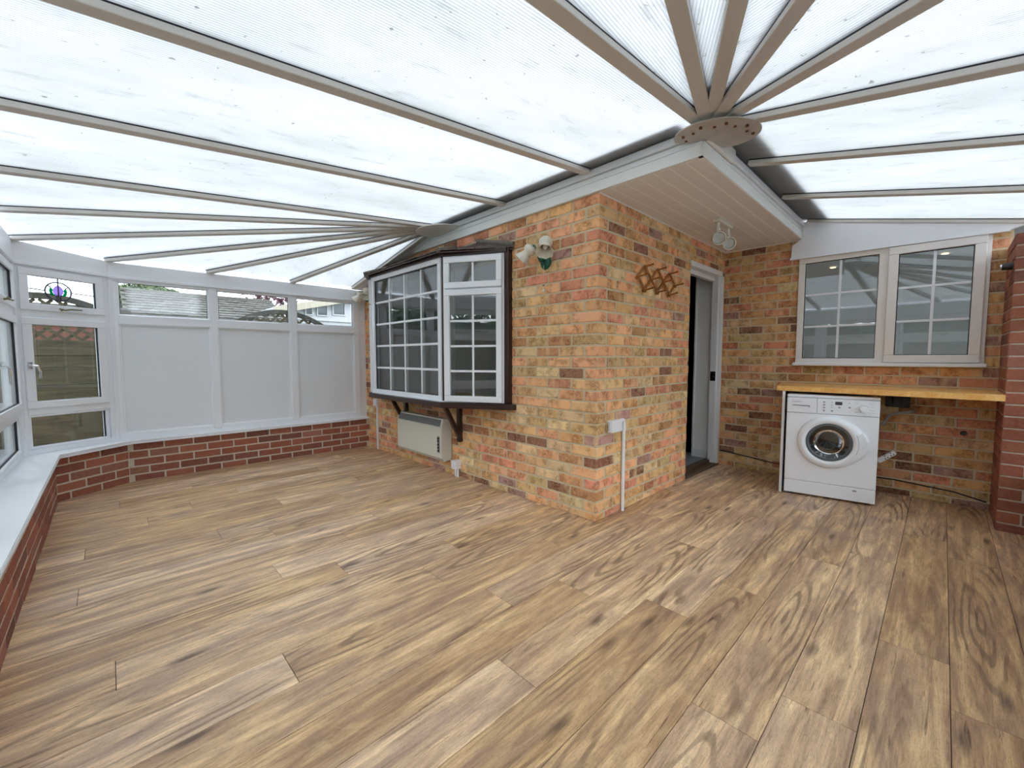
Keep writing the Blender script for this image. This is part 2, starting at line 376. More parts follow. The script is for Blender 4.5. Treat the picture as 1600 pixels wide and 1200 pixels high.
def courses(u0, u1, ztop, zbot, crs, jf, holes=(), omit=None):
    out = []; r = 1; z1 = ztop
    while z1 > zbot+.012:
        z0 = max(zbot, z1-crs+.012); J = jf(r)
        first = J-math.ceil((J-u0)/.225)*.225-.225
        u = first
        while u < u1:
            a, b = max(u0, u+.006), min(u1, u+.225-.006)
            if b-a > .02 and not (omit and omit(r, a, b)):
                parts = [(a, b)]
                for hu0, hu1, hz0, hz1 in holes:
                    if z1 > hz0+.004 and z0 < hz1-.004 and min(z1, hz1)-max(z0, hz0) > .02:
                        np_ = []
                        for p, q in parts:
                            if q <= hu0 or p >= hu1: np_.append((p, q)); continue
                            if p < hu0-.02: np_.append((p, hu0))
                            if q > hu1+.02: np_.append((hu1, q))
                        parts = np_
                for p, q in parts:
                    out.append((p, q, -.006, z0, z1))
            u += .225
        z1 -= crs; r += 1
    return out
def wall_with_holes(name, u0, u1, z0, z1, y0, y1, holes, mat, loc, rz):
    us = sorted({u0, u1, *[h[0] for h in holes], *[h[1] for h in holes]}); zs = sorted({z0, z1, *[h[2] for h in holes], *[h[3] for h in holes]})
    b = B()
    for a, c in zip(us[:-1], us[1:]):
        for d, e in zip(zs[:-1], zs[1:]):
            mu, mz = (a+c)/2, (d+e)/2
            if not any(h[0] < mu < h[1] and h[2] < mz < h[3] for h in holes): b.box(a, c, y0, y1, d, e)
    bmesh.ops.remove_doubles(b.bm, verts=b.bm.verts, dist=1e-5)
    return tag(b.done(name, mat, None, loc, (0, 0, rz)), kind='structure')

# wall A (bay wall): local u = -y, local y = into wall (+x)
RA = -math.pi/2
bay_hole = (-3.10, -.95, .80, 1.98)
wa = wall_with_holes('wall_left', -3.56, .0, 0, HT+.02, -.002, .10, [bay_hole], 'mortar', (0, 0, 0), RA)
sp = courses(-3.56, 0, HT, .0, CRS, lambda r: -.22 if r % 2 else -.1075, [bay_hole], lambda r, a, b: r % 2 == 0 and a > -.11)
sp = [(a, .006 if b > -.012 else b, y, c, d) for a, b, y, c, d in sp]
lay(wa, sp, house_meshes, PAL, BH, 300, keyf=lambda s: (Vector((0, -(s[0]+s[1])/2, (s[3]+s[4])/2))-CAM).length)
# wall C (door wall): u = x
door_hole = (1.455, 2.275, 0, 2.03)
wc = wall_with_holes('wall_back', .0, XD, 0, HT+.02, -.002, .10, [door_hole], 'mortar', (0, 0, 0), 0)
sp = courses(0, XD, HT, .0, CRS, lambda r: .1075 if r % 2 else .22, [door_hole], lambda r, a, b: r % 2 == 1 and b < .11)
sp = [(-.006 if a < .012 else a, b, y, c, d) for a, b, y, c, d in sp]
lay(wc, sp, house_meshes, PAL, BH)
# wall D (kitchen window wall): u = -y
win_hole = (.668, 1.855, 1.09, 2.065)
wd = wall_with_holes('wall_right', 0, 1.96, 0, HT+.02, -.002, .10, [win_hole], 'mortar', (XD, 0, 0), RA)
sp = courses(.0, 1.945, HT, .0, CRS, lambda r: .16 if r % 2 else .05, [win_hole])
PAL_SHADED = [(tuple(x*.84 for x in c), w) for c, w in PAL]  # same bricks, colours darkened to paint the dimmer light on this wall
lay(wd, sp, house_meshes, PAL_SHADED, BH)
# low red-brick walls
ZS = .355
def base_wall(name, P, Q, jo, cap=300):
    P, Q = Vector(P), Vector(Q); d = Q-P; L = d.length; rz = math.atan2(d.y, d.x)
    w = tag(B().box(0, L, -.0035, .10, 0, ZS).done(name, 'mortar_red', None, P, (0, 0, rz)), kind='structure')
    lay(w, courses(0.004, L-.004, ZS, 0, .0745, lambda r: jo if r % 2 else jo+.1125), red_meshes, PALR, .0645)
    return w
base_wall('wall_end', (-2.306, YE, 0), (0, YE, 0), .03)
base_wall('wall_facet', (-2.743, 3.199, 0), (-2.306, YE, 0), .09)
base_wall('wall_side', (-2.743, YF-.02, 0), (-2.743, 3.199, 0), .06)
base_wall('wall_front', (1.79, YF+.02, 0), (-2.743, YF+.02, 0), .06)
# red brick pier beside the worktop: face toward room x=1.79
pier = tag(B().box(.0, .22, .006, .505, 0, 1.93).done('wall_pier', 'mortar_red', None, (1.79, -1.941, 0), (0, 0, RA)), kind='structure')
r = 1; z1 = 1.935
while z1 > .02:
    z0 = max(0, z1-.0685); odd = r % 2
    def pb(x0, x1, y0, y1):
        me = random.choice(red_meshes); o = bpy.data.objects.new('brick', me); link(o, pier)
        o.location = ((x0+x1)/2, (y0+y1)/2, (z0+z1)/2); dx, dy = x1-x0, y1-y0
        if dx > dy or dy < .15: o.scale = (dx/BL, dy/BD, (z1-z0)/.0645)
        else: o.rotation_euler = (0, 0, math.pi/2); o.scale = (dy/BL, dx/BD, (z1-z0)/.0645)
        o.color = (*pick(PALR), 1)
    if odd:
        pb(-.006, .209, 0, .1025); y = .1125
    else:
        pb(-.006, .0965, 0, .215); pb(.1065, .209, 0, .1025); y = .225
    while y < .50:
        pb(-.006, .0965, y, min(y+.215, .508)); y += .225
    z1 -= .0785; r += 1

# ------------------------------------------------------------------ floor
floor = tag(boxo('floor', (-3.0, 2.40, -2.3, 3.7, -.15, -.006), 'dark'), kind='structure')
ROWJ = {-1.715: 1.018, -1.515: 1.299, -1.315: .688, -1.115: .437, -.915: 1.295, -.715: .88, -.515: .109, -.315: .711, -.115: .386, .085: -.473, .285: -1.218,
        .485: -.939, .685: -1.538, .885: -1.801, 1.085: -1.351, 1.285: -1.063, 1.485: -1.674, 1.685: -1.933, 1.885: -1.055, 2.085: -1.47, 2.285: -.755}
yb = -2.315
while yb < 3.52:
    yt = yb+.2; key = round(yt, 3); j = ROWJ.get(key, -2+rnd()*1.5); xmax = 2.305 if yt < .1 else .05
    x = j-1.495*math.ceil((j+2.80)/1.495)
    while x < xmax:
        a, b = max(x, -2.80), min(x+1.495, xmax)
        if b-a > .02 and not (yt > 3.2 and b < -2.45):
            L = b-a
            B().box(-L/2+.0010, L/2-.0010, -.1+.0010, .1-.0010, -.006, 0, bev=.0008).done('plank', 'plank', floor, ((a+b)/2, yb+.1, 0))
        x += 1.495
    yb += .2

# ------------------------------------------------------------------ roof over the room
roof = tag(empty('ceiling'), kind='structure')
LIFT = .032
def rafter(P, Q, w=.055, h=.0265):
    mt, L = beam_matrix(P, Q)
    o = B().box(0, L, -w/2, w/2, 0, h, bev=.004).done('rafter', 'rafter', roof); o.matrix_basis = mt
    B().box(0, L, -w/2+.001, w/2-.001, h, LIFT-.0005).done('gasket', 'gasket', o)
    B().box(0, L, -w/2-.004, w/2+.004, LIFT+.0165, LIFT+.034, bev=.004).done('outer_cap', 'upvc', o)  # cap added above the panel so its shade greys the panel edge
    return o
def panel(pts, ribdir, lift=LIFT, th=.016):
    pts = [Vector(p) for p in pts]; n = (pts[1]-pts[0]).cross(pts[2]-pts[0]).normalized()
    if n.z < 0: n = -n; pts = pts[::-1]
    x = Vector(ribdir); x = (x-n*x.dot(n)).normalized(); y = n.cross(x); o0 = pts[0]
    mt = Matrix(((x.x, y.x, n.x, o0.x), (x.y, y.y, n.y, o0.y), (x.z, y.z, n.z, o0.z), (0, 0, 0, 1))); inv = mt.inverted()
    loc = [inv @ p for p in pts]; me = bpy.data.meshes.new('roof_panel'); k = len(loc)
    vsx = [(p.x, p.y, p.z+lift) for p in loc]+[(p.x, p.y, p.z+lift+th) for p in loc]
    fs = [tuple(range(k))[::-1], tuple(range(k, 2*k))]+[(i, (i+1) % k, k+(i+1) % k, k+i) for i in range(k)]
    me.from_pydata(vsx, [], fs); me.materials.append(M['poly']); me.materials.append(M['polyclear'])
    for i, p in enumerate(me.polygons): p.material_index = 0 if i == 0 else 1
    o = bpy.data.objects.new('roof_panel', me); link(o, roof); o.matrix_basis = mt; return o
XF = -.03
A = lambda x, y: (x, y, zL(x)); Rr = lambda x, y: (x, y, zR(y))
H1 = (-.10, 1.76, 2.364); H2 = (.0, -.70, 2.376)
yA = [.07, .885, 1.735]
for y in yA[:2]: rafter(A(XL, y), A(XF-.02, y))
rafter(A(XL, 1.715), (H1[0]-.05, 1.745, zL(H1[0]-.05)))
E1 = {'A4': (-2.90, 2.553, 2.062), 'A5': (-2.90, 3.25, 2.02), 'A6': (-2.375, 3.545, 1.988), 'A7': (-1.64, 3.54, 1.985), 'A8': (-.865, 3.54, 1.985), 'A9': (-.17, 3.50, 1.990)}
def fanline(H, E, gap): H, E = Vector(H), Vector(E); d = (H-E).normalized(); return E, H-d*gap
for k in ('A4', 'A5', 'A6', 'A7', 'A8', 'A9'): rafter(*fanline(H1, E1[k], .06))
E2 = {'B1': A(XL, -.80), 'B2': A(XL, -1.55), 'B3': A(XL, YF), 'B4': Rr(-1.92, YF), 'B5': Rr(-1.03, YF), 'B6': Rr(-.16, YF)}
for k in E2: rafter(*fanline(H2, E2[k], .10), w=.062)
for x in (.625, 1.437): rafter(Rr(x, YF), Rr(x, -.715))
rafter(Rr(2.272, YF), Rr(2.272, -.715))
ysL = [-.735]+yA
HX = .10
panel([A(XL, -.80), A(XL, yA[0]), A(HX, yA[0]), A(HX, -.69)], (1, 0, 0))
panel([A(XL, yA[0]), A(XL, yA[1]), A(HX, yA[1]), A(HX, yA[0])], (1, 0, 0))
panel([A(XL, yA[1]), A(XL, 1.72), A(HX, 1.80), A(HX, yA[1])], (1, 0, 0))
seq = [A(XL, 1.72), E1['A4'], E1['A5'], E1['A6'], E1['A7'], E1['A8'], E1['A9']]
ribs1 = [(1, 0, 0), (1, -.1, 0), (1, -.3, 0), (.9, -1, 0), (-.45, -1, 0), (-.35, -1, 0)]
for i in range(6):
    panel([H1, seq[i], seq[i+1]], ribs1[i])
seq = [E2['B1'], E2['B2'], E2['B3'], E2['B4'], E2['B5'], E2['B6']]
ribs2 = [(1, .12, 0), (1, .55, 0), (.45, 1, 0), (.6, 1, 0), (0.15, 1, 0)]
for i in range(5): panel([H2, seq[i], seq[i+1]], ribs2[i])
xs = [-.16, .625, 1.437, 2.30]
for a, b in zip(xs[:-1], xs[1:]):
    panel([Rr(a, YF), Rr(b, YF), Rr(b, -.60), Rr(a if a > 0 else .0, -.60)], (0, 1, 0))
# closing strip between the end rafter and the brick wall
B().prism([H1, E1['A9'], (.02, 3.52, 1.995), (.02, 1.80, 2.372)], (0, 0, .02)).done('wall_flashing', 'upvc', roof)
# lead flashing lying on the panels along the house
B().prism([(-.165, -.60, zL(-.165)+.054), (-.165, 1.75, zL(-.165)+.054), (.15, 1.75, zL(.15)+.054), (.15, -.60, zL(.15)+.054)], (0, 0, .012)).done('lead_flashing', 'lead', roof)
B().prism([(.10, -.60, zR(-.60)+.055), (2.32, -.60, zR(-.60)+.055), (2.32, -.885, zR(-.885)+.055), (.10, -.885, zR(-.885)+.055)], (0, 0, .012)).done('lead_flashing', 'lead', roof)
# hub plates
def hub(name, C, nrm, r, mat, screws, a0, a1, n=28):
    z = Vector(nrm).normalized(); x = Vector((0, 1, 0)); x = (x-z*x.dot(z)).normalized(); y = z.cross(x)
    mt = Matrix(((x.x, y.x, z.x, C[0]), (x.y, y.y, z.y, C[1]), (x.z, y.z, z.z, C[2]), (0, 0, 0, 1)))
    b = B(); prof = [(0.001, -.022), (r*.45, -.021), (r*.8, -.013), (r, -.004), (r, .002), (.001, .002)]
    b.lathe(prof, Matrix(), 48)
    o = b.done(name, mat, roof, smooth=True); o.matrix_basis = mt
    for i in range(screws):
        a = a0+(a1-a0)*i/max(1, screws-1)+(rnd()-.5)*.08; rr = r*(.70+.12*(i % 2))
        B().cyl((rr*math.cos(a), rr*math.sin(a), -.020), (rr*math.cos(a), rr*math.sin(a), -.009), .008, .009, 8).done('screw', 'rust', o)
    return o
hub('hub_plate', (-.005, -.745, 2.340), (-.06, -.10, 1), .212, 'hub', 10, math.radians(25), math.radians(205))
hub('hub_plate', (-.07, 1.73, 2.345), (-.06, .02, 1), .24, 'hubwhite', 0, 0, 1)

# eaves beam round the glazed walls
def eaves(name, P, Q, zb, zt0, zt1, th=.09, inset=.015):
    P, Q = Vector(P), Vector(Q); d = (Q-P); L = d.length; d.normalize(); rz = math.atan2(d.y, d.x)
    b = B(); b.prism([(0, -inset, zb), (L, -inset, zb), (L, -inset, zt1), (0, -inset, zt0)], (0, th, 0))
    b.box(0, L, -inset-.008, .0, zb-.012, zb+.012, bev=.003)
    b.prism([(0, .055, zt0-.02), (L, .055, zt1-.02), (L, .055, zt1+.045), (0, .055, zt0+.045)], (0, .02, 0))
    return tag(b.done(name, 'upvc', None, P, (0, 0, rz)), kind='structure')
eaves('trim_1', FX2, (-.03, 3.53, 0), 1.862, 1.99, 1.99)
eaves('trim_2', FX1, FX2, 1.866, 2.03, 1.992)
eaves('trim_3', (-2.9, YF, 0), FX1, 1.87, 2.055, 2.035)
eaves('trim_4', (2.0, YF, 0), (-2.93, YF, 0), 1.87, 2.05, 2.05)

# fascias of the house along the roof edge
def fascia(name, P, Q):
    P, Q = Vector(P), Vector(Q); d = Q-P; L = d.length; rz = math.atan2(d.y, d.x)
    o = tag(B().box(0, L, 0, .03, HT+.002, 2.345, bev=.003).done(name, 'fascia', None, P, (0, 0, rz)), kind='structure')
    B().box(.0, L, -.016, .03, 2.349, 2.392, bev=.004).done('capping', 'upvc', o)
    B().box(.0, L, -.008, .0, 2.310, 2.318).done('bead', 'upvc', o)
    return o
# (frame lies on the far side of the line, so local +y points into the house)
fa = fascia('trim_5', (-.03, 3.50, 0), (-.03, -.685, 0))
fb = fascia('trim_6', (-.03, -.685, 0), (XD-.005, -.685, 0))
B().box(.02, .42, -.030, -.004, 2.322, 2.40, bev=.003).done('loose_capping', 'upvc_warm', fb)
B().box(.0, .05, -.024, .02, 2.392, 2.402).done('broken_end', 'brown', fb)
# soffit boards
sof = tag(boxo('ceiling_soffit', (.0, XD, -.684, .0, HT+.012, HT+.03), 'soffit_gap'), kind='structure')
nb = 7; wbd = .682/nb
for i in range(nb):
    y0 = -.683+i*wbd
    B().box(.0, XD-.002, y0+.004, y0+wbd-.004, HT, HT+.014, bev=.003).done('soffit_board', 'soffit', sof)
for i in range(1, nb): B().box(.0, XD-.002, -.683+i*wbd-.0045, -.683+i*wbd+.0045, HT+.001, HT+.013).done('joint_strip', 'soffit_gap', sof)
B().box(0, XD, -.012, -.002, HT-.008, HT+.004, bev=.002).done('edge_bead', 'upvc_warm', sof)
B().box(XD-.012, XD-.002, -.68, -.012, HT-.008, HT+.004, bev=.002).done('edge_bead', 'upvc_warm', sof)
# white sloping verge board over the kitchen window
vb = tag(B().prism([(2.255, -.606, 2.072), (2.255, -.612, 2.19), (2.255, -.69, 2.245), (2.255, -.69, 2.392), (2.255, -2.02, 2.085), (2.255, -1.93, 2.056)], (.048, 0, 0)).done('trim_7', 'upvc'), kind='structure')
B().prism([(2.248, -.60, 2.060), (2.248, -1.94, 2.046), (2.248, -1.93, 2.060), (2.248, -.60, 2.076)], (.055, 0, 0)).done('drip_edge', 'upvc', vb)

# ------------------------------------------------------------------ upvc windows
def bars(b, u0, u1, z0, z1, w, y0, y1, bev=.004):
    b.box(u0, u1, y0, y1, z0, z0+w, bev); b.box(u0, u1, y0, y1, z1-w, z1, bev)
    b.box(u0, u0+w, y0, y1, z0+w, z1-w, bev); b.box(u1-w, u1, y0, y1, z0+w, z1-w, bev)
def sash(parent, u0, u1, z0, z1, w=.05, y0=-.012, glass='glass', name='sash', gask=True, frame='upvc'):
    b = B(); bars(b, u0, u1, z0, z1, w, y0, y0+.05)
    o = b.done(name, frame, parent)
    if gask:
        b = B(); bars(b, u0+w-.004, u1-w+.004, z0+w-.004, z1-w+.004, .006, y0+.012, y0+.034, 0); b.done('gasket', 'gasket', o)
    me = B().box(u0+w, u1-w, -.003, .003, z0+w, z1-w)
    # pane geometry is centred on its own origin
    cu, cz = (u0+u1)/2, (z0+z1)/2
    for v in me.bm.verts: v.co -= Vector((cu, 0, cz))
    me.done('pane', glass, o, (cu, y0+.022, cz))
    return o
def handle(parent, u, z, y=-.02, flip=1):
    h = B().box(u-.013, u+.013, y-.012, y, z-.03, z+.03, bev=.004).done('handle', 'chrome', parent)
    b = B(); b.cyl((u, y-.01, z), (u, y-.045, z), .009); b.tube([Vector((u, y-.042, z)), Vector((u+.022*flip, y-.05, z-.005)), Vector((u+.035*flip, y-.05, z-.045)), Vector((u+.033*flip, y-.05, z-.10))], .008)
    b.done('lever', 'chrome', h, smooth=True); return h

def casement_unit(root, u0, L, stained=False, hand=True):
    """one bay of glazing: top-hung light, side-hung casement, fixed low light"""
    b = B(); zb, zt = .385, 1.87; w = .04
    bars(b, u0, u0+L, zb, zt, w, 0, .07)
    b.box(u0+w, u0+L-w, 0, .07, 1.452, 1.524, .004); b.box(u0+w, u0+L-w, 0, .07, .696, .752, .004)
    fr = b.done('frame', 'upvc', root)
    t = sash(root, u0+.032, u0+L-.05, 1.515, 1.835, .052, -.018, name='top_light')
    c = sash(root, u0+.034, u0+L-.05, .748, 1.458, .055, -.018, name='casement')
    sash(root, u0+w-.004, u0+L-.05, .425, .70, .022, .006, name='low_light')
    if hand: handle(c, u0+.058, 1.085, -.02)
    hb = B().cyl((u0+L*.44, -.022, 1.528), (u0+L*.44, -.045, 1.534), .007); hb.tube([Vector((u0+L*.40, -.045, 1.538)), Vector((u0+L*.46, -.047, 1.530)), Vector((u0+L*.52, -.045, 1.540)), Vector((u0+L*.64, -.04, 1.542))], .006)
    hb.done('catch', 'brass', t, smooth=True)
    return t
def mk_sill(root, pts_front, name='sill'):
    pass
fd = (FX2-FX1); FL = fd.length; frz = math.atan2(fd.y, fd.x)
w1 = tag(empty('window_1', FX1, frz), kind='structure')
tl = casement_unit(w1, 0.0, FL)
B().box(FL-.008, FL+.03, -.012, .06, .385, 1.87, bev=.004).done('corner_post', 'upvc', w1)
B().box(-.03, .012, -.016, .06, .385, 1.87, bev=.004).done('corner_post', 'upvc', w1)
# stained glass motif in the top light
sg = tag(empty('stained_glass_motif', (0, 0, 0)), None)
bpy.data.objects.remove(sg)
def ring(b, cu, cz, ru, rz_, t, y, n=36):
    for i in range(n):
        a, c = 2*math.pi*i/n, 2*math.pi*(i+1)/n
        b.box(-.5, .5, -.002, .002, -t/2, t/2, mat=Matrix.Translation((cu+(ru*math.cos(a)+ru*math.cos(c))/2, y, cz+(rz_*math.sin(a)+rz_*math.sin(c))/2)) @ Matrix.Rotation(-math.atan2(rz_*(math.sin(c)-math.sin(a)), ru*(math.cos(c)-math.cos(a))), 4, 'Y') @ Matrix.Diagonal((math.hypot(ru*(math.cos(c)-math.cos(a)), rz_*(math.sin(c)-math.sin(a)))*1.15, 1, 1, 1)))
def seg(b, p, q, t, y):
    L = math.hypot(q[0]-p[0], q[1]-p[1]); b.box(-L/2, L/2, -.002, .002, -t/2, t/2, mat=Matrix.Translation(((p[0]+q[0])/2, y, (p[1]+q[1])/2)) @ Matrix.Rotation(-math.atan2(q[1]-p[1], q[0]-p[0]), 4, 'Y'))
cu, cz, YG = .262, 1.678, -.003
b = B(); ring(b, cu, cz, .080, .074, .009, YG)
for p, q in [((.085, cz+.005), (cu-.08, cz)), ((cu+.08, cz), (.50, cz-.005)), ((cu, cz+.105), (cu, cz-.074)), ((cu-.066, cz+.046), (cu-.042, cz+.028)), ((cu+.066, cz+.046), (cu+.042, cz+.028)), ((cu-.012, cz-.03), (cu-.012, cz-.074)), ((cu+.012, cz-.03), (cu+.012, cz-.074))]: seg(b, p, q, .0075, YG)
b.done('lead_came', 'lead_came', tl)
petal = [(cu, cz+.054), (cu+.022, cz+.036), (cu+.034, cz+.012), (cu+.032, cz-.012), (cu+.016, cz-.030), (cu-.016, cz-.030), (cu-.032, cz-.012), (cu-.034, cz+.012), (cu-.022, cz+.036)]
B().prism([(u, YG-.001, z) for u, z in petal], (0, .003, 0)).done('purple_petal', 'tint_purple', tl)
for s_ in (-1, 1):
    lf = [(cu+s_*u, z+cz) for u, z in ((.048, .030), (.034, .020), (.036, -.008), (.022, -.030), (.036, -.036), (.050, -.022), (.056, .005))]
    B().prism([(u, YG-.001, z) for u, z in lf], (0, .003, 0)).done('green_leaf', 'tint_green', tl)

# end wall glazing
w2 = tag(empty('window_2', (FX2.x, 3.54, 0), 0), kind='structure')
X0 = FX2.x; U = lambda x: x-X0
b = B(); b.box(0, U(-.085), 0, .07, .385, .452, .005); b.box(0, U(-.085), 0, .07, 1.83, 1.872, .004)
b.box(0, U(-2.318), 0, .07, .452, 1.83, .004); b.box(U(-.160), U(-.085), 0, .07, .452, 1.83, .004); b.box(U(-.090), U(.004), .012, .07, .385, 1.872, .004)
b.done('frame', 'upvc', w2)
for xm in (-1.612, -.862): B().box(U(xm-.036), U(xm+.036), -.006, .07, .42, 1.85, bev=.006).done('mullion', 'upvc', w2)
cells = [(-2.318, -1.648), (-1.576, -.898), (-.826, -.160)]
for i, (a, c) in enumerate(cells):
    B().box(U(a)-.004, U(c)+.004, -.004, .07, 1.447, 1.532, bev=.006).done('transom', 'upvc', w2)
    p = B().box(U(a)+.004, U(c)-.004, .022, .034, .452, 1.448).done('infill_panel', 'panelgrey', w2)
    b = B(); bars(b, U(a)-.002, U(c)+.002, .446, 1.452, .014, .006, .026, .004); b.done('bead', 'upvc', p)
    cu, cz = (U(a)+U(c))/2, 1.680; hw, hh = (c-a)/2, .152
    g = B().box(-hw, hw, -.003, .003, -hh, hh).done('pane', 'frost' if i == 0 else 'glass', w2, (cu, .03, cz))
    b = B(); bars(b, -hw-.002, hw+.002, -hh-.002, hh+.002, .012, -.024, -.004, .004); b.done('bead', 'upvc', g)
    b = B(); bars(b, -hw+.009, hw-.009, -hh+.009, hh-.009, .005, -.012, -.004, 0); b.done('gasket', 'gasket', g)
# left-hand glazing and front glazing (mostly beside and behind the camera)
w3 = tag(empty('window_3', (-2.9, YF, 0), math.pi/2), kind='structure')
LT = 3.25-YF; n3 = 5
for i in range(n3):
    casement_unit(w3, i*LT/n3, LT/n3, hand=(i != 2))
B().box(LT-.03, LT+.01, -.016, .06, .385, 1.87, bev=.004).done('corner_post', 'upvc', w3)
w4 = tag(empty('window_4', (1.85, YF, 0), math.pi), kind='structure')
LF = 1.85+2.9; n4 = 4
for i in range(n4): casement_unit(w4, i*LF/n4, LF/n4, hand=i % 2 == 0)
B().box(-.08, .06, -.03, .08, 1.93, 2.05, bev=.004).done('head_post', 'upvc', w4)
# window boards on the low walls
sb = B(); zs0, zs1 = ZS, .387
sb.prism([(-2.715, YF, zs0), (-2.715, 3.135, zs0), (-2.288, 3.488, zs0), (.0, 3.488, zs0), (.0, 3.60, zs0), (-2.36, 3.60, zs0), (-2.96, 3.30, zs0), (-2.96, YF, zs0)], (0, 0, zs1-zs0))
bmesh.ops.bevel(sb.bm, geom=list(sb.bm.edges), offset=.008, segments=2, affect='EDGES')
tag(sb.done('trim_8', 'upvc'), kind='structure')
tag(B().box(-2.9, 1.80, YF-.04, YF+.05, ZS, .387, bev=.006).done('trim_9', 'upvc'), kind='structure')

# ------------------------------------------------------------------ kitchen window in wall D
w5 = tag(empty('window_5', (XD, 0, 0), RA), kind='structure')     # u = -y
b = B(); bars(b, .668, 1.858, 1.09, 2.064, .05, -.025, .06, .004); b.box(1.235, 1.305, -.025, .06, 1.13, 2.02, .004); b.done('frame', 'upvc_warm', w5)
B().box(.655, 1.872, -.075, .03, 1.072, 1.10, bev=.006).done('sill', 'upvc', w5)
def georgian(parent, u0, u1, z0, z1, nc, nr, y, mat='upvc', t=.018):
    for i in range(1, nc):
        u = u0+(u1-u0)*i/nc; B().box(u-t/2, u+t/2, y-.006, y+.006, z0, z1, bev=.002).done('glazing_bar', mat, parent)
    for i in range(1, nr):
        z = z0+(z1-z0)*i/nr; B().box(u0, u1, y-.0055, y+.0055, z-t/2, z+t/2, bev=.002).done('glazing_bar', mat, parent)
def pane(parent, u0, u1, z0, z1, y, mat, gask=True):
    cu, cz = (u0+u1)/2, (z0+z1)/2
    g = B().box(u0-cu, u1-cu, -.003, .003, z0-cz, z1-cz).done('pane', mat, parent, (cu, y, cz))
    if gask:
        b = B(); bars(b, u0-cu-.001, u1-cu+.001, z0-cz-.001, z1-cz+.001, .006, -.012, -.004, 0); b.done('gasket', 'gasket', g)
    return g
pane(w5, .718, 1.235, 1.14, 2.014, .0, 'glass_bay'); georgian(w5, .718, 1.235, 1.14, 2.014, 2, 3, .0)
sh = B(); bars(sh, 1.296, 1.835, 1.105, 2.048, .062, -.05, .0, .005); sh = sh.done('sash', 'upvc_warm', w5)
pane(sh, 1.358, 1.773, 1.167, 1.986, -.022, 'glass_bay'); georgian(sh, 1.358, 1.773, 1.167, 1.986, 2, 3, -.022)

# ------------------------------------------------------------------ bay window in wall A
w6 = tag(empty('window_6', (0, 0, 0), RA), kind='structure')      # u = -y, v(local y) = +x -> outwards is negative local y
ZB, ZT = .765, 2.0
yR, yL, yR0, yL0, DX = 1.365, 2.675, .875, 3.165, .315
# plan points in local (u, v)
pR0, pR, pLc, pL0 = (-yR0, -.03), (-yR, -DX), (-yL, -DX), (-yL0, -.03)
def bay_face(P, Q, kind):
    """P->Q runs so that local +y points into the bay"""
    d = Vector((Q[0]-P[0], Q[1]-P[1])); L = d.length; f = empty('bay_side' if kind != 'mid' else 'bay_front', (P[0], P[1], 0), math.atan2(d.y, d.x), w6)
    return f, L
# front face: from left (u=-yL) to right (u=-yR); +u direction has local +y into house
f, L = bay_face(pLc, pR, 'mid')
b = B(); bars(b, .012, L-.012, ZB, ZT, .045, -.02, .04, .004)
f_ = b.done('frame', 'upvc', w6); f_.location = f.location; f_.rotation_euler = f.rotation_euler; bpy.data.objects.remove(f); f = f_
pane(f, .057, L-.057, ZB+.045, ZT-.045, .008, 'glass_bay'); georgian(f, .057, L-.057, ZB+.045, ZT-.045, 4, 5, .008, 'upvc', .02)
for (P, Q, side) in ((pR, pR0, 1), (pL0, pLc, -1)):
    d = Vector((Q[0]-P[0], Q[1]-P[1])); L = d.length; rz = math.atan2(d.y, d.x)
    b = B(); bars(b, .012, L-.012, ZB, ZT, .03, -.02, .04, .004); b.box(.03, L-.03, -.02, .04, 1.700, 1.745, .004)
    f = b.done('frame', 'upvc', w6, (P[0], P[1], 0), (0, 0, rz))
    for z0, z1, nr in ((1.728, ZT-.012, 1), (ZB+.004, 1.716, 4)):
        b = B(); bars(b, .026, L-.026, z0, z1, .05, -.045, -.002, .005); s_ = b.done('sash', 'upvc', f)
        pane(s_, .076, L-.076, z0+.05, z1-.05, -.02, 'glass_bay', False); georgian(s_, .076, L-.076, z0+.05, z1-.05, 2, nr, -.02, 'upvc', .018)
# dark posts
for P in (pR, pLc): B().cyl((P[0], P[1]+.012, ZB-.01), (P[0], P[1]+.012, ZT+.02), .022, seg=8).done('corner_post', 'brown', w6)
B().box(-yR0-.005, -yR0+.045, -.05, .02, ZB-.02, ZT+.04, bev=.004).done('wall_post', 'brown', w6)
B().box(-yL0-.045, -yL0+.005, -.05, .02, ZB-.02, ZT+.04, bev=.004).done('wall_post', 'brown', w6)
# sill board
B().prism([(-yR0+.09, .0, .715), (-yR0+.09, -.045, .715), (-yR+.03, -DX-.055, .715), (-yL-.03, -DX-.055, .715), (-yL0-.09, -.045, .715), (-yL0-.09, .0, .715)], (0, 0, .045)).done('sill_board', 'brown', w6)
B().prism([(-yR0+.0, .0, .762), (-yR0-.02, -.05, .762), (-yR-.0, -DX-.03, .762), (-yL, -DX-.03, .762), (-yL0+.02, -.05, .762), (-yL0, .0, .762)], (0, 0, .01)).done('sill_board', 'upvc', w6)
# head board
B().prism([(-yR0+.03, .0, ZT), (-yR0+.03, -.06, ZT), (-yR+.01, -DX-.035, ZT), (-yL-.01, -DX-.035, ZT), (-yL0-.03, -.06, ZT), (-yL0-.03, .0, ZT)], (0, 0, .035)).done('head_board', 'brown', w6)
# brackets
for yb_ in (1.53, 2.52):
    b = B(); b.box(-yb_-.022, -yb_+.022, -.045, -.0, .345, .715, .003)
    b.box(-yb_-.02, -yb_+.02, -.20, -.0, .690, .716, .003)
    mt = Matrix.Translation((-yb_, -.110, .545)) @ Matrix.Rotation(math.radians(-62), 4, 'X')
    b.box(-.018, .018, -.165, .165, -.018, .018, .003, mat=mt); b.done('bracket', 'brown', w6)
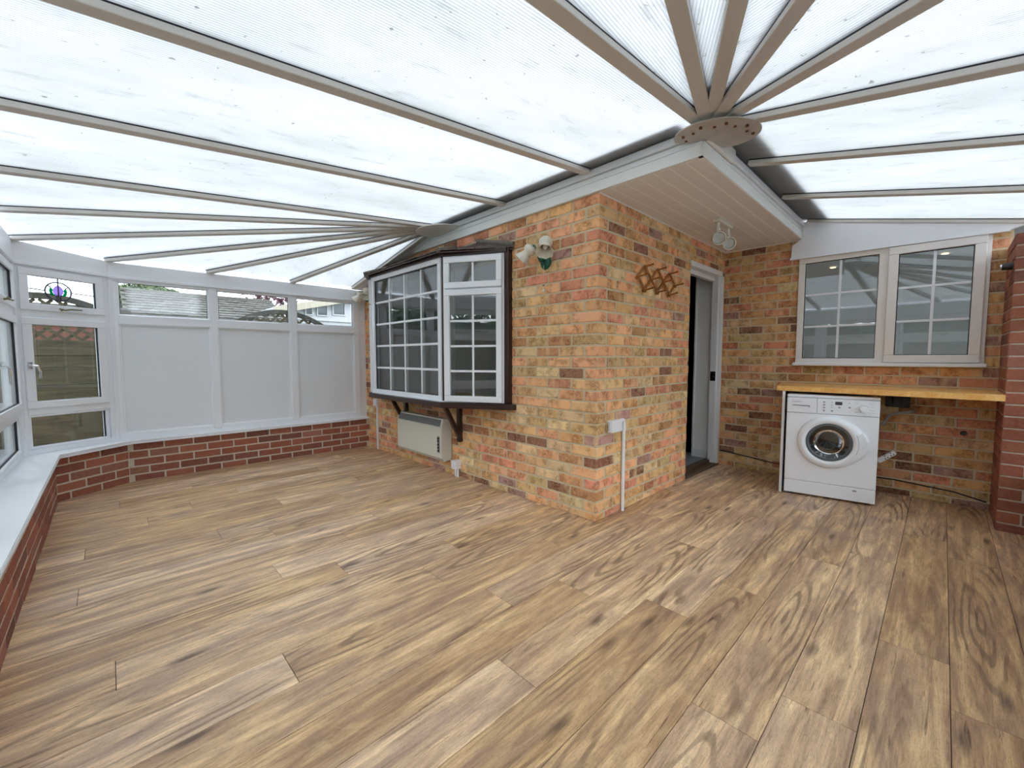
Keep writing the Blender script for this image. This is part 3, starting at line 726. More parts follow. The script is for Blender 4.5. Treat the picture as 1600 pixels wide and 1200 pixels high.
# tiled bay roof
M['baytile'] = simple('weathered_clay_tile', (.13, .10, .085), .9, .5, 25, bump=.4)
M['baylead'] = simple('mossy_lead', (.17, .155, .13), .85, .4, 20)
zE, zW = 2.028, 2.165
eav = [(-yR0+.075, -.02), (-yR+.045, -DX-.075), (-yL-.045, -DX-.075), (-yL0-.075, -.02)]
top = [(-1.25, .0), (-1.60, .0), (-2.44, .0), (-2.79, .0)]
def slope(e0, e1, t0, t1, ncol, nrow):
    b = B(); b.prism([(*e0, zE-.012), (*e1, zE-.012), (*t1, zW-.012), (*t0, zW-.012)], (0, 0, .01)); sl = b.done('roof_deck', 'brown', w6)
    for r_ in range(nrow):
        for c_ in range(ncol):
            v0, v1 = r_/nrow, min(1, (r_+1.25)/nrow); a, c = c_/ncol+.006, (c_+1)/ncol-.006
            if r_ % 2: a, c = min(1, a+.5/ncol), min(1, c+.5/ncol)
            if c-a < .02: continue
            P = lambda u, v: Vector((e0[0]+(e1[0]-e0[0])*u, e0[1]+(e1[1]-e0[1])*u, zE)).lerp(Vector((t0[0]+(t1[0]-t0[0])*u, t0[1]+(t1[1]-t0[1])*u, zW)), v)
            lift = .014+rnd()*.006
            q = [P(a, v0)+Vector((0, 0, lift)), P(c, v0)+Vector((0, 0, lift+(rnd()-.5)*.006)), P(c, v1)+Vector((0, 0, .002)), P(a, v1)+Vector((0, 0, .002))]
            B().prism(q, (0, 0, -.012)).done('roof_tile', 'baytile', sl)
slope(eav[1], eav[0], top[1], top[0], 4, 2)
slope(eav[2], eav[1], top[2], top[1], 8, 2)
slope(eav[3], eav[2], top[3], top[2], 4, 2)
for e, t in ((eav[1], top[1]), (eav[2], top[2])):
    B().tube([Vector((*e, zE+.012)), Vector((*t, zW+.01))], .022, 8).done('hip_ridge', 'baylead', w6)
B().tube([Vector((eav[0][0], -.02, zE+.03)), Vector((top[0][0], -.02, zW+.0))], .02, 8).done('wall_lead', 'baylead', w6)
# net curtain behind the middle panes
b = B(); prev = None; vsq = []
for i in range(120):
    y = 1.46+i*(2.60-1.46)/119; x = -.14+.022*math.sin(i*.75)+.012*math.sin(i*.31)
    vsq.append((b.bm.verts.new((x, y, .80)), b.bm.verts.new((x+.01, y, 1.93))))
for (a, c), (d, e) in zip(vsq[:-1], vsq[1:]): b.bm.faces.new((a, d, e, c))
r_ = bmesh.ops.solidify(b.bm, geom=list(b.bm.faces), thickness=.003)
tag(b.done('net_curtain', 'curtain', smooth=True), 'pale net curtain hanging behind the middle panes of the bay window', 'curtain')

# ------------------------------------------------------------------ rooms of the house behind the glass
def shell(name, x0, x1, y0, y1, z0, z1, mat, skip=()):
    b = B(); t = .04
    if 'x0' not in skip: b.box(x0-t, x0, y0, y1, z0, z1)
    if 'x1' not in skip: b.box(x1, x1+t, y0, y1, z0, z1)
    if 'y0' not in skip: b.box(x0, x1, y0-t, y0, z0, z1)
    if 'y1' not in skip: b.box(x0, x1, y1, y1+t, z0, z1)
    b.box(x0, x1, y0, y1, z0-t, z0); b.box(x0, x1, y0, y1, z1, z1+t)
    return tag(b.done(name, mat), kind='structure')
shell('wall_lounge', .11, 3.2, .62, 4.2, .02, 2.30, 'greywall', ('x0',))
shell('wall_kitchen', 2.42, 6.2, -3.6, .3, .02, 2.40, 'greywall', ('x0',))
shell('wall_hall', 1.30, 3.1, .11, .58, -.0, 2.36, 'dark', ('y0',))  # near-black colour paints the darkness of the unlit room beyond the door
tag(boxo('floor_hall', (1.40, 2.40, .121, .57, .012, .05), 'greytile'), kind='structure')
hw = tag(boxo('wall_hall_side', (2.25, 2.36, .085, .25, .05, 2.1), 'wallpaint'), kind='structure')
boxo('skirting', (2.238, 2.25, .10, .262, .05, .14), 'white', hw, .003)
boxo('lining', (2.235, 2.36, .25, .268, .05, 2.1), 'white', hw, .003)
tag(boxo('ceiling_light_block', (.12, 6.3, -.60, 5.0, 2.50, 2.56), 'dark'), kind='structure')  # unseen slab added to block sky light in place of the house roof
for (x, y) in ((4.878, -.523), (4.878, -1.603)):
    dl = tag(empty('downlight', (x, y, 2.395)), 'lit recessed downlight seen through the kitchen window, '+('left' if y > -1 else 'right')+' one', 'light', 'kitchen downlights')
    B().lathe([(.032, 0), (.05, 0), (.052, -.006), (.034, -.006), (.032, 0)]).done('bezel', 'white', dl)
    B().cyl((0, 0, -.001), (0, 0, -.004), .031).done('lens', 'lamp_on', dl)

# ------------------------------------------------------------------ door opening
d1 = tag(empty('door_1', (1.455, 0, 0)), kind='structure')
B().box(.775, .82, -.012, .075, .0, 2.03, bev=.004).done('jamb', 'white', d1)
B().box(.752, .775, .018, .085, .02, 1.985, bev=.004).done('door_edge', 'white', d1)
B().box(.0, .82, -.012, .075, 1.985, 2.035, bev=.004).done('head', 'white', d1)
B().box(.0, .735, .05, .10, 1.94, 1.985, bev=.003).done('head_stop', 'white', d1)
B().box(.0, .02, .04, .10, .03, 1.99, bev=.003).done('jamb', 'dark', d1)
lk = B().box(.748, .754, .022, .075, .90, 1.00, bev=.001).done('lock_plate', 'chrome', d1)
B().box(.746, .749, .03, .068, .975, .988).done('latch', 'black', lk); B().cyl((.745, .048, .94), (.749, .048, .94), .008).done('keyhole', 'black', lk)
B().box(.0, .82, -.015, .06, .0, .018, bev=.004).done('threshold', 'brownwood', d1)
B().box(.0, .82, .06, .12, .0, .05, bev=.004).done('threshold_step', 'brownwood', d1)

# ------------------------------------------------------------------ washing machine
wmA, wmB = Vector((1.675, -.752, 0)), Vector((1.778, -1.336, 0)); wd_ = wmB-wmA
wm = tag(empty('washing_machine', wmA, math.atan2(wd_.y, wd_.x)), 'white front-loading washing machine under the oak worktop', 'washing machine')
W = .588
body = B().box(0, W, .012, .52, .022, .818, bev=.008).done('body', 'appliance', wm)
B().box(-.001, W+.001, .004, .52, .820, .842, bev=.006).done('lid', 'appliance', wm)
B().box(.0, W, .0, .03, .128, .690, bev=.004).done('front_panel', 'appliance', wm)
B().box(.0, W, .0, .03, .018, .123, bev=.004).done('plinth', 'appliance', wm)
B().box(.45, .475, -.003, .004, .095, .108, bev=.001).done('flap_latch', 'print', wm)
cp = B().box(.203, W, -.004, .03, .694, .817, bev=.004).done('control_panel', 'appliance', wm)
dr = B().box(.0, .200, -.006, .03, .694, .817, bev=.004).done('detergent_drawer', 'appliance', wm)
hd = B(); hd.prism([(.035, -.007, .758), (.155, -.007, .757), (.155, -.007, .735), (.148, -.007, .748), (.035, -.007, .752)], (0, -.002, 0)); hd.done('drawer_handle', 'appl_line', dr)
B().cyl((.495, -.004, .752), (.495, -.030, .752), .027, .025, 28).done('dial', 'appliance', cp, smooth=True)
B().box(.340-.022, .340+.022, -.006, -.003, .771, .797, bev=.001).done('display', 'display', cp)
for (u, z) in ((.248, .79), (.248, .768), (.248, .746), (.248, .722), (.298, .79), (.298, .768), (.298, .750), (.300, .722), (.345, .752), (.405, .79), (.408, .755)):
    big = u < .26 or (u, z) in ((.300, .722), (.345, .752), (.408, .755))
    s_ = .0055 if big else .003
    B().box(u-s_*1.3, u+s_*1.3, -.0055, -.003, z-s_, z+s_).done('button_mark', 'print', cp)
for (u, z, w_) in ((.54, .79, .03), (.545, .765, .025), (.54, .742, .03), (.54, .722, .035), (.45, .79, .025), (.445, .752, .02), (.452, .722, .02), (.495, .708, .03)):
    B().box(u-w_/2, u+w_/2, -.0045, -.003, z-.0008, z+.0008).done('printed_line', 'print', cp)
def text_mesh(name, s, size, mat, parent, loc):
    cu_ = bpy.data.curves.new(name, 'FONT'); cu_.body = s; cu_.size = size; cu_.extrude = .0004
    to = bpy.data.objects.new(name, cu_); col.objects.link(to); dg = bpy.context.evaluated_depsgraph_get()
    me = bpy.data.meshes.new_from_object(to.evaluated_get(dg)); col.objects.unlink(to); bpy.data.objects.remove(to)
    return mesh_obj(name, me, mat, parent, loc, (math.pi/2, 0, 0))
text_mesh('logo_lettering', 'BOSCH', .016, 'print', dr, (.050, -.0065, .778))
b = B(); b.lathe([(.0052, 0), (.0066, 0), (.0066, .001), (.0052, .001), (.0052, 0)], Matrix.Translation((.040, -.0065, .7835)) @ Matrix.Rotation(math.pi/2, 4, 'X'), 20)
b.box(.0375, .0425, -.0075, -.0065, .7828, .7842); b.done('logo_emblem', 'print', dr)
# porthole: axis along -local y
CM = Matrix.Translation((.288, 0, .468)) @ Matrix.Rotation(math.pi/2, 4, 'X')     # local z -> -y
bulge = lambda a, r: 1.0+(.20*max(0, math.cos(a))**5 if r > .19 else 0)
ringo = B().lathe([(.150, .004), (.153, .022), (.165, .030), (.180, .030), (.200, .022), (.209, .010), (.211, -.004), (.150, -.004), (.150, .004)], CM, 64, bulge).done('door_ring', 'appliance', wm, smooth=True)
hb = B(); hb.prism([CM @ Vector(p) for p in ((.190, .072, .0245), (.200, .068, .022), (.215, .04, .022), (.228, .0, .022), (.216, -.05, .022), (.200, -.078, .022), (.190, -.082, .0245), (.199, -.04, .0245), (.203, .0, .0245), (.199, .04, .0245))], (0, -.004, 0)); hb.done('door_handle', 'appliance', ringo)
hs = B()
for i in range(14):
    a = math.radians(-24+48*i/14); c = math.radians(-24+48*(i+1)/14)
    p, q = CM @ Vector((.186*math.cos(a), .186*math.sin(a), .0288)), CM @ Vector((.186*math.cos(c), .186*math.sin(c), .0288)); hs.cyl(p, q, .0016, seg=6)
hs.done('handle_seam', 'appl_line', ringo)
B().lathe([(.128, .012), (.138, .020), (.150, .017), (.152, .006), (.128, .006), (.128, .012)], CM, 56).done('door_trim', 'rubber', wm, smooth=True)
gl = B().lathe([(.130, .012), (.10, .004), (.095, -.035), (.07, -.075), (.0005, -.085)], CM, 48).done('door_glass', 'glass_dark', wm, smooth=True)
B().lathe([(.150, .004), (.140, -.03), (.125, -.05), (.14, -.07), (.15, -.09)], CM, 48).done('door_seal', 'rubber', wm, smooth=True)
B().lathe([(.17, -.06), (.175, -.30), (.0005, -.30)], CM, 40).done('drum', 'drum', wm, smooth=True)
for i in range(3):
    a = math.radians(90+120*i); B().box(-.02, .02, -.03, .03, -.28, -.10, .01, mat=CM @ Matrix.Rotation(a, 4, 'Z') @ Matrix.Translation((0, .15, 0))).done('drum_paddle', 'drum', wm)
for (u, v) in ((.04, .05), (W-.04, .05), (.04, .48), (W-.04, .48)): B().cyl((u, v, 0), (u, v, .024), .017).done('foot', 'rubber', wm)
# cavity so the drum shows: cut a hole in body, front panel
for o in (body, bpy.data.objects['front_panel']):
    cb = B(); cb.cyl(CM @ Vector((0, 0, .1)), CM @ Vector((0, 0, -.32)), .155 if o is not body else .178, seg=48); c_ = cb.done('cutter', 'dark', wm)
    md = o.modifiers.new('porthole', 'BOOLEAN'); md.operation = 'DIFFERENCE'; md.object = c_; md.solver = 'EXACT'
    bpy.context.view_layer.update(); dg = bpy.context.evaluated_depsgraph_get()
    me = bpy.data.meshes.new_from_object(o.evaluated_get(dg)); o.modifiers.clear(); o.data = me; bpy.data.objects.remove(c_)

# worktop and its end panel
wt = empty('worktop', (2.0, -1.25, .864))
tag(wt, 'oak butcher-block worktop fixed below the kitchen window', 'worktop')
ys = [-.66, -.98, -1.27, -1.60, -1.936]
xs_ = [1.728, 1.871, 2.014, 2.157, 2.298]
for i in range(4):
    xa, xb = xs_[i], xs_[i+1]; off = (.0, .13, -.1, .2)[i]; cuts = [None]+[-.98+off, -1.36+off*.6, -1.66+off*.5]+[None]
    for j in range(4):
        ya = (-.66+.13*0 + (xa-1.728)*.16 if cuts[j] is None else cuts[j]); ya2 = (-.66+(xb-1.728)*.16 if cuts[j] is None else cuts[j]); yb2 = -1.936 if cuts[j+1] is None else cuts[j+1]
        b = B(); b.prism([(xa+.0003-2.0, ya+1.25-.0003, 0), (xb-.0003-2.0, ya2+1.25-.0003, 0), (xb-.0003-2.0, yb2+1.25+.0003, 0), (xa+.0003-2.0, yb2+1.25+.0003, 0)], (0, 0, .041))
        st = b.done('stave', None, wt)
        k = rnd()
        st.data.materials.append(M['worktop'])
tag(B().box(0, .575, -.010, .010, 0, .862, bev=.002).done('end_panel', 'white', None, (1.690, -.722, 0), (0, 0, math.radians(10.0))), 'white upright end panel supporting the worktop beside the washing machine', 'panel')
# extension lead
el = empty('extension_lead', (2.07, -1.335, .325), 0); el.rotation_euler = (math.radians(-42), 0, 0)
tag(el, 'white two-gang extension socket poking out behind the washing machine', 'extension lead')
B().box(-.028, .028, -.105, .03, -.018, .018, bev=.006).done('casing', 'plastic', el)
for v in (-.08, -.035):
    for (a, c) in ((0, .012), (-.010, -.008), (.010, -.008)): B().box(-.030, -.0275, v+a-.003, v+a+.003, c-.005, c+.005).done('socket_hole', 'black', el)
    for (a, c) in ((0, .010), (-.009, -.008), (.009, -.008)): B().box(c-.004, c+.004, v+a-.003, v+a+.003, .0175, .019).done('socket_hole', 'black', el)
# black plug box with grey hose on the wall under the worktop
pbx = empty('plug_box', (XD-.008, -1.40, .795)); tag(pbx, 'black plug box on the dark brick wall under the worktop', 'plug box')
B().box(-.07, 0, -.075, .075, -.055, .055, bev=.006).done('casing', 'black', pbx)
B().box(-.095, -.065, -.03, .03, -.03, .03, bev=.006).done('plug', 'black', pbx)
hp = [Vector((2.10, -1.33, .60)), Vector((2.14, -1.36, .68)), Vector((2.17, -1.42, .70)), Vector((2.19, -1.49, .715)), Vector((2.295, -1.50, .715))]
tag(B().tube(hp, .011).done('drain_hose', 'hose', smooth=True), 'grey drain hose running from behind the washing machine to the wall', 'hose')
tag(B().cyl((XD-.004, -1.78, .565), (XD-.03, -1.78, .565), .02, .016).done('pipe_outlet', 'black'), 'small round black outlet in the wall below the worktop', 'outlet')
# cable along the wall foot
cb = [Vector((XD-.012, -.02, .155)), Vector((XD-.012, -.25, .13)), Vector((XD-.012, -.5, .105)), Vector((XD-.012, -.72, .10)), Vector((XD-.012, -1.0, .11)), Vector((XD-.012, -1.4, .125)), Vector((XD-.012, -1.75, .10)), Vector((XD-.012, -1.92, .06))]
tag(B().tube(cb, .005, 6).done('cable', 'black', smooth=True), 'black cable sagging along the foot of the kitchen wall', 'cable')

# ------------------------------------------------------------------ heater
ht = empty('panel_heater', (0, 2.11, .135), RA)          # local x = -y, local y = into wall
tag(ht, 'cream electric panel heater hung under the bay window', 'heater')
b = B(); b.prism([(-.43, -.012, .02), (-.43, -.095, 0.0), (-.43, -.118, .03), (-.43, -.118, .335), (-.43, -.095, .415), (-.43, -.012, .415)], (.86, 0, 0)); b.done('case', 'creamside', ht)
b = B(); b.prism([(-.424, -.119, .035), (-.424, -.119, .330), (.424, -.119, .330), (.424, -.119, .035)], (0, -.006, 0)); bmesh.ops.bevel(b.bm, geom=list(b.bm.edges), offset=.003, segments=2, affect='EDGES'); b.done('front_plate', 'cream', ht)
sl_n = Vector((0, -.08, -.023)).normalized()
gp = lambda u, t, o: Vector((u, -.118+.023*t, .335+.08*t))+Vector((0, -.96, .28))*o
b = B(); b.prism([gp(-.425, .0, .0), gp(.425, .0, .0), gp(.425, 1, .0), gp(-.425, 1, .0)], (0, -.006, .002)); b.done('top_rim', 'cream', ht)
b = B(); b.prism([gp(-.405, .06, .006), gp(.395, .06, .006), gp(.395, .86, .006), gp(-.405, .86, .006)], (0, -.003, .001)); gr = b.done('grille', 'grille', ht)
for i in range(5):
    t = .14+.15*i; b = B(); b.prism([gp(-.40, t, .009), gp(.39, t, .009), gp(.39, t+.05, .009), gp(-.40, t+.05, .009)], (0, -.003, .001)); b.done('slat', 'grille', gr)
ctl = B().box(.355, .392, -.1275, -.1245, .085, .245, bev=.001).done('control_strip', 'grille', ht)
for z in (.105, .135, .165, .20, .225): B().cyl((.373, -.127, z), (.373, -.136, z), .010, seg=12).done('control_button', 'black', ctl)
B().box(.36, .40, -.09, -.02, -.012, .02).done('wall_bracket', 'creamside', ht); B().box(-.40, -.36, -.09, .0, -.0, .05).done('wall_bracket', 'creamside', ht); B().box(-.38, .38, -.02, .006, .1, .3).done('wall_bracket', 'creamside', ht)
# plug on a box below
pg = empty('heater_plug_box', (0, 1.575, .075), RA); tag(pg, 'white plug box low on the wall beside the heater', 'socket')
B().box(-.04, .04, -.07, .006, .0, .085, bev=.008).done('casing', 'plastic', pg)
for u in (-.014, .016): B().cyl((u, -.03, -.075), (u, -.03, .004), .011, seg=12).done('conduit', 'plastic', pg)
tag(B().tube([Vector((-.05, 1.70, .17)), Vector((-.035, 1.66, .145)), Vector((-.035, 1.61, .135))], .004, 6).done('heater_flex', 'plastic', smooth=True), 'short white flex from the heater to its plug box', 'cable')
# conduit box by the far corner
sw = empty('fused_spur', (0, 3.245, .0), RA); tag(sw, 'white switch box with conduit to the floor near the far corner', 'switch')
B().box(-.045, .045, -.045, .006, .548, .632, bev=.005).done('casing', 'plastic', sw); B().box(-.012, .012, -.05, -.044, .578, .602, bev=.002).done('rocker', 'plastic', sw)
B().box(-.013, .013, -.022, .006, .0, .55, bev=.004).done('conduit', 'plastic', sw)
# junction box on the door wall
jb = empty('junction_box', (.10, 0, 0)); tag(jb, 'white junction box with elbow conduit on the brick corner', 'junction box')
B().box(.022, .162, -.048, .006, .615, .698, bev=.004).done('casing', 'plastic', jb)
B().box(.0, .022, -.03, .004, .63, .69, bev=.003).done('gland', 'chrome', jb)
b = B(); pts = [Vector((.16, -.02, .685)), Vector((.20, -.02, .688))]+[Vector((.20+.022*math.sin(a), -.02, .666+.022*math.cos(a))) for a in (0, .5, 1.0, 1.57)]+[Vector((.222, -.02, .60))]
b.tube(pts, .014, 12); b.done('elbow', 'plastic', jb, smooth=True)
B().cyl((.222, -.02, .0), (.222, -.02, .665), .0125, seg=14).done('conduit', 'plastic', jb, smooth=True)
B().cyl((.222, -.02, .60), (.222, -.02, .645), .0155, seg=14).done('collar', 'plastic', jb, smooth=True)

# ------------------------------------------------------------------ wall lamps
def wall_lamp(loc, label, cord):
    t = empty('wall_lamp', loc, RA); tag(t, label, 'lamp', 'twin wall lamps')     # local -y into room
    b = B(); b.lathe([(.0005, .03), (.02, .028), (.045, .018), (.052, .004), (.052, -.006), (.0005, -.006)], Matrix.Rotation(math.pi/2, 4, 'X') @ Matrix.Diagonal((1, 1.15, 1, 1)), 28); b.done('backplate', 'lampgreen', t, smooth=True)
    b = B(); b.tube([Vector((0, -.02, .02)), Vector((0, -.07, .0)), Vector((0, -.09, .03))], .011, 10); b.done('stem', 'lampgreen', t, smooth=True)
    for s_, dirv, c in ((-1, Vector((-.55, -.30, -.62)), Vector((-.095, -.115, .06))), (1, Vector((.26, -.42, -.72)), Vector((.085, -.11, .085)))):
        dirv.normalize(); tp = c-dirv*.06
        b = B(); P0 = Vector((0, -.08, .02)); pts = []
        for i in range(13):
            k = i/12; p = P0.lerp(tp, k)+Vector((0, -.01*math.sin(k*3.14), .045*math.sin(k*math.pi))); pts.append(p)
        b.tube(pts, .006, 8); b.done('arm', 'lampgreen', t, smooth=True)
        Rm = dirv.to_track_quat('Z', 'Y').to_matrix().to_4x4(); Rm.translation = c
        b = B(); prof = [(.0005, -.070), (.022, -.069), (.042, -.058), (.050, -.040), (.047, -.024), (.034, -.006), (.034, .002), (.038, .014), (.046, .030), (.058, .050), (.066, .060), (.064, .062), (.054, .051), (.042, .031), (.034, .014), (.030, .0), (.040, -.03), (.0005, -.06)]
        ruf = lambda a, r: 1+(.05*math.cos(8*a) if r > .056 else 0)
        shd = b.lathe(prof, Rm, 40, ruf).done('shade', 'shade', t, smooth=True)
        B().sphere((0, 0, .0), .018).done('bulb', 'white', shd).matrix_basis = Rm @ Matrix.Translation((0, 0, .012))
    if cord:
        pc = B().cyl((0, -.03, -.21), (0, -.03, -.03), .0012, seg=6).done('pull_cord', 'cord', t)
        B().sphere((0, -.03, -.215), .010, sc=(1, 1, 1.3)).done('cord_pull', 'white', pc)
        B().sphere((0, -.03, -.175), .007).done('cord_joint', 'brass', pc)
    return t
wall_lamp((0, .465, 1.862), 'twin cream-shade wall lamp with pull cord between bay window and brick corner', True)
wall_lamp((0, 3.36, 1.845), 'twin cream-shade wall lamp high in the far corner left of the bay window', False)

# ------------------------------------------------------------------ peg rack
pr = empty('peg_rack', (.80, -.01, 1.755)); tag(pr, 'varnished wooden concertina peg rack on the brick wall beside the doorway', 'peg rack')
nodes = {'L': (.487, 1.751), 'T1': (.588, 1.838), 'T2': (.799, 1.845), 'T3': (1.003, 1.84), 'B1': (.591, 1.662), 'B2': (.797, 1.667), 'B3': (1.005, 1.668), 'R': (1.110, 1.757), 'M1': (.695, 1.754), 'M2': (.902, 1.760)}
P = {k: Vector((x-.80, 0, z-1.755)) for k, (x, z) in nodes.items()}
def slatbar(p, q, y):
    d = (P[q]-P[p]); e = d.normalized()*.014; a, c = P[p]-e, P[q]+e; n = Vector((-d.z, 0, d.x)).normalized()*.009
    B().prism([a-n+Vector((0, y, 0)), c-n+Vector((0, y, 0)), c+n+Vector((0, y, 0)), a+n+Vector((0, y, 0))], (0, -.010, 0)).done('slat', 'pegwood', pr)
for p, q in (('L', 'T1'), ('B1', 'T2'), ('B2', 'T3'), ('B3', 'R')): slatbar(p, q, .0)
for p, q in (('L', 'B1'), ('T1', 'B2'), ('T2', 'B3'), ('T3', 'R')): slatbar(p, q, -.0105)
for k in P:
    b = B(); b.cyl(P[k]+Vector((0, .004, 0)), P[k]+Vector((0, -.075, .012)), .006, .007, 10); b.cyl(P[k]+Vector((0, -.072, .0115)), P[k]+Vector((0, -.085, .0135)), .009, .008, 10); b.done('peg', 'pegwood', pr)

# ------------------------------------------------------------------ spotlight bar on the soffit
sbx = empty('spotlight_bar', (1.225, -.355, HT-.001)); tag(sbx, 'cream twin spotlight bar screwed to the soffit', 'spotlight')
B().box(-.15, .15, -.028, .028, -.028, .0, bev=.008).done('base_bar', 'cream', sbx)
for u in (-.10, .12):
    hz = -.145; aim = Vector((-.72, -.52, -.30)).normalized()
    st = B().cyl((u, 0, -.10), (u, 0, -.026), .010, seg=12).done('stem', 'white', sbx); B().cyl((u-.012, -.018, -.085), (u+.004, .006, -.085), .008, seg=10).done('knuckle', 'white', st)
    Rm = aim.to_track_quat('Z', 'Y').to_matrix().to_4x4(); Rm.translation = Vector((u, 0, hz))
    hd = B().lathe([(.0005, -.062), (.034, -.060), (.046, -.045), (.047, .032), (.051, .040), (.051, .047), (.044, .047), (.043, .030)], Rm, 36).done('lamp_head', 'cream', sbx, smooth=True)
    B().lathe([(.0445, .030), (.041, .027), (.039, .027)], Rm, 30).done('lamp_gap', 'black', hd, smooth=True)
    B().lathe([(.040, .034), (.036, .016), (.026, -.006), (.012, -.018), (.0005, -.019)], Rm, 30).done('reflector', 'reflector', hd, smooth=True)
# sensor on the pier
sn = empty('wall_sensor', (1.85, -1.936, 1.74)); tag(sn, 'small black sensor fixed to the red brick pier', 'sensor')
B().cyl((0, 0, 0), (-.0, .05, 0), .024, .022, 20).done('body', 'black', sn, smooth=True); B().cyl((-.0, .05, 0), (-.0, .056, 0), .016, seg=20).done('lens', 'chrome', sn)

# ------------------------------------------------------------------ outside
tag(boxo('ground', (-16, 16, 3.7, 26, -.25, -.12), 'soil'), kind='structure')
tag(boxo('lawn_ground', (-16, -3.02, -14, 3.7, -.25, -.12), 'grass'), kind='structure')
tag(boxo('front_ground', (-3.02, 16, -14, -2.3, -.25, -.12), 'soil'), kind='structure')
def fence(cx, y, rz, label, arch=True, w=1.83):
    t = empty('fence_panel', (cx, y, -.12), rz); tag(t, label, 'fence', 'garden fence panels')
    zt0 = 1.45; n = 9; h = zt0/n
    for i in range(n):
        B().box(-w/2, w/2, -.012+.006*(i % 2), .008+.006*(i % 2), i*h, (i+1)*h+.012, bev=.003).done('board', 'fence', t)
    for u in (-w/2-.02, w/2+.02): B().box(u-.04, u+.04, -.05, .05, 0, 1.70, bev=.006).done('post', 'fence_dark', t)
    for u in (-w/4, w/4): B().box(u-.025, u+.025, -.04, -.012, 0.1, zt0, bev=.003).done('batten', 'fence_dark', t)
    if arch:
        za = lambda u: 1.94-.44*(abs(u)/(w/2))**2
        b = B()
        for i in range(24):
            u0, u1 = -w/2+w*i/24, -w/2+w*(i+1)/24
            b.prism([(u0, -.03, za(u0)-.035), (u1, -.03, za(u1)-.035), (u1, -.03, za(u1)+.03), (u0, -.03, za(u0)+.03)], (0, .06, 0))
        b.done('arched_rail', 'fence_dark', t)
        for s_ in (-1, 1):
            u = -w/2-.6
            while u < w/2+.6:
                # diagonal lath clipped under the arch
                pts = []
                for k in range(25):
                    z = 1.46+.02*k; uu = u+s_*(z-1.46)
                    if -w/2 < uu < w/2 and z < za(uu)-.02: pts.append((uu, z))
                if len(pts) > 2:
                    p, q = pts[0], pts[-1]; L = math.hypot(q[0]-p[0], q[1]-p[1])
                    B().box(-L/2, L/2, -.006, .006, -.016, .016, mat=Matrix.Translation(((p[0]+q[0])/2, s_*.007, (p[1]+q[1])/2)) @ Matrix.Rotation(-math.atan2(q[1]-p[1], q[0]-p[0]), 4, 'Y')).done('lath', 'fence', t)
                u += .13
    return t
fence(-2.91, 5.2, 0, 'arched trellis fence panel seen through the window with the stained glass tulip')
fence(-.525, 5.2, 0, 'arched trellis fence panel whose curved top shows above the middle and right infill panels')
fence(-1.72, 5.32, 0, 'low plain fence panel hidden below the end window transom', False, .46)
fence(1.9, 5.2, 0, 'plain fence panel continuing behind the house corner', False)
fence(-4.9, 5.2, 0, 'arched trellis fence panel at the garden corner outside the left windows')
for i in range(4): fence(-5.95, 4.15-1.98*i, math.pi/2, ('arched trellis fence panel along the garden side, %s from the corner' % ('first', 'second', 'third', 'fourth')[i]))
def leaves(name, n, fn, mat, size, parent):
    vs_, fs = [], []
    for i in range(n):
        p = fn(); a = Vector((rnd()-.5, rnd()-.5, rnd()-.5)).normalized(); b_ = a.cross(Vector((rnd()-.5, rnd()-.5, rnd()-.5))).normalized(); s_ = size*(.6+.8*rnd())
        k = len(vs_); vs_ += [p-a*s_, p+b_*s_*.5, p+a*s_, p-b_*s_*.5]; fs.append((k, k+1, k+2, k+3))
    me = bpy.data.meshes.new(name); me.from_pydata(vs_, [], fs); return mesh_obj(name, me, mat, parent)
hg = empty('hedge', (-7.2, -1.5, -.12)); tag(hg, 'dark conifer hedge along the garden outside the left windows, its tall far stretch added', 'hedge')
B().box(-.6, .6, -6, 3.2, 0, 2.1).done('core', 'hedge', hg); B().box(-.9, .4, 3.2, 17, 0, 3.1).done('core', 'hedge', hg)  # tall far core added, unseen, to darken the sky reflected in the bay
leaves('foliage', 9000, lambda: Vector((-.2+rnd()*1.2, -6+rnd()*9.2, .1+rnd()*2.1+.25*math.sin(rnd()*9))), 'hedge', .10, hg)
leaves('foliage', 9000, lambda: Vector((-.4+rnd()*1.1, 3.2+rnd()*13.8, .1+rnd()*3.2+.3*math.sin(rnd()*9))), 'hedge', .13, hg)  # leaves of the added tall stretch
fh = empty('front_hedge', (4.0, -8.0, -.12)); tag(fh, 'dark conifer hedge behind the front windows', 'hedge')
B().box(-9, 9, -.6, .6, 0, 2.0).done('core', 'hedge', fh)
leaves('foliage', 7000, lambda: Vector((-9+rnd()*18, -.8+rnd()*1.6, .1+rnd()*2.2)), 'hedge', .12, fh)
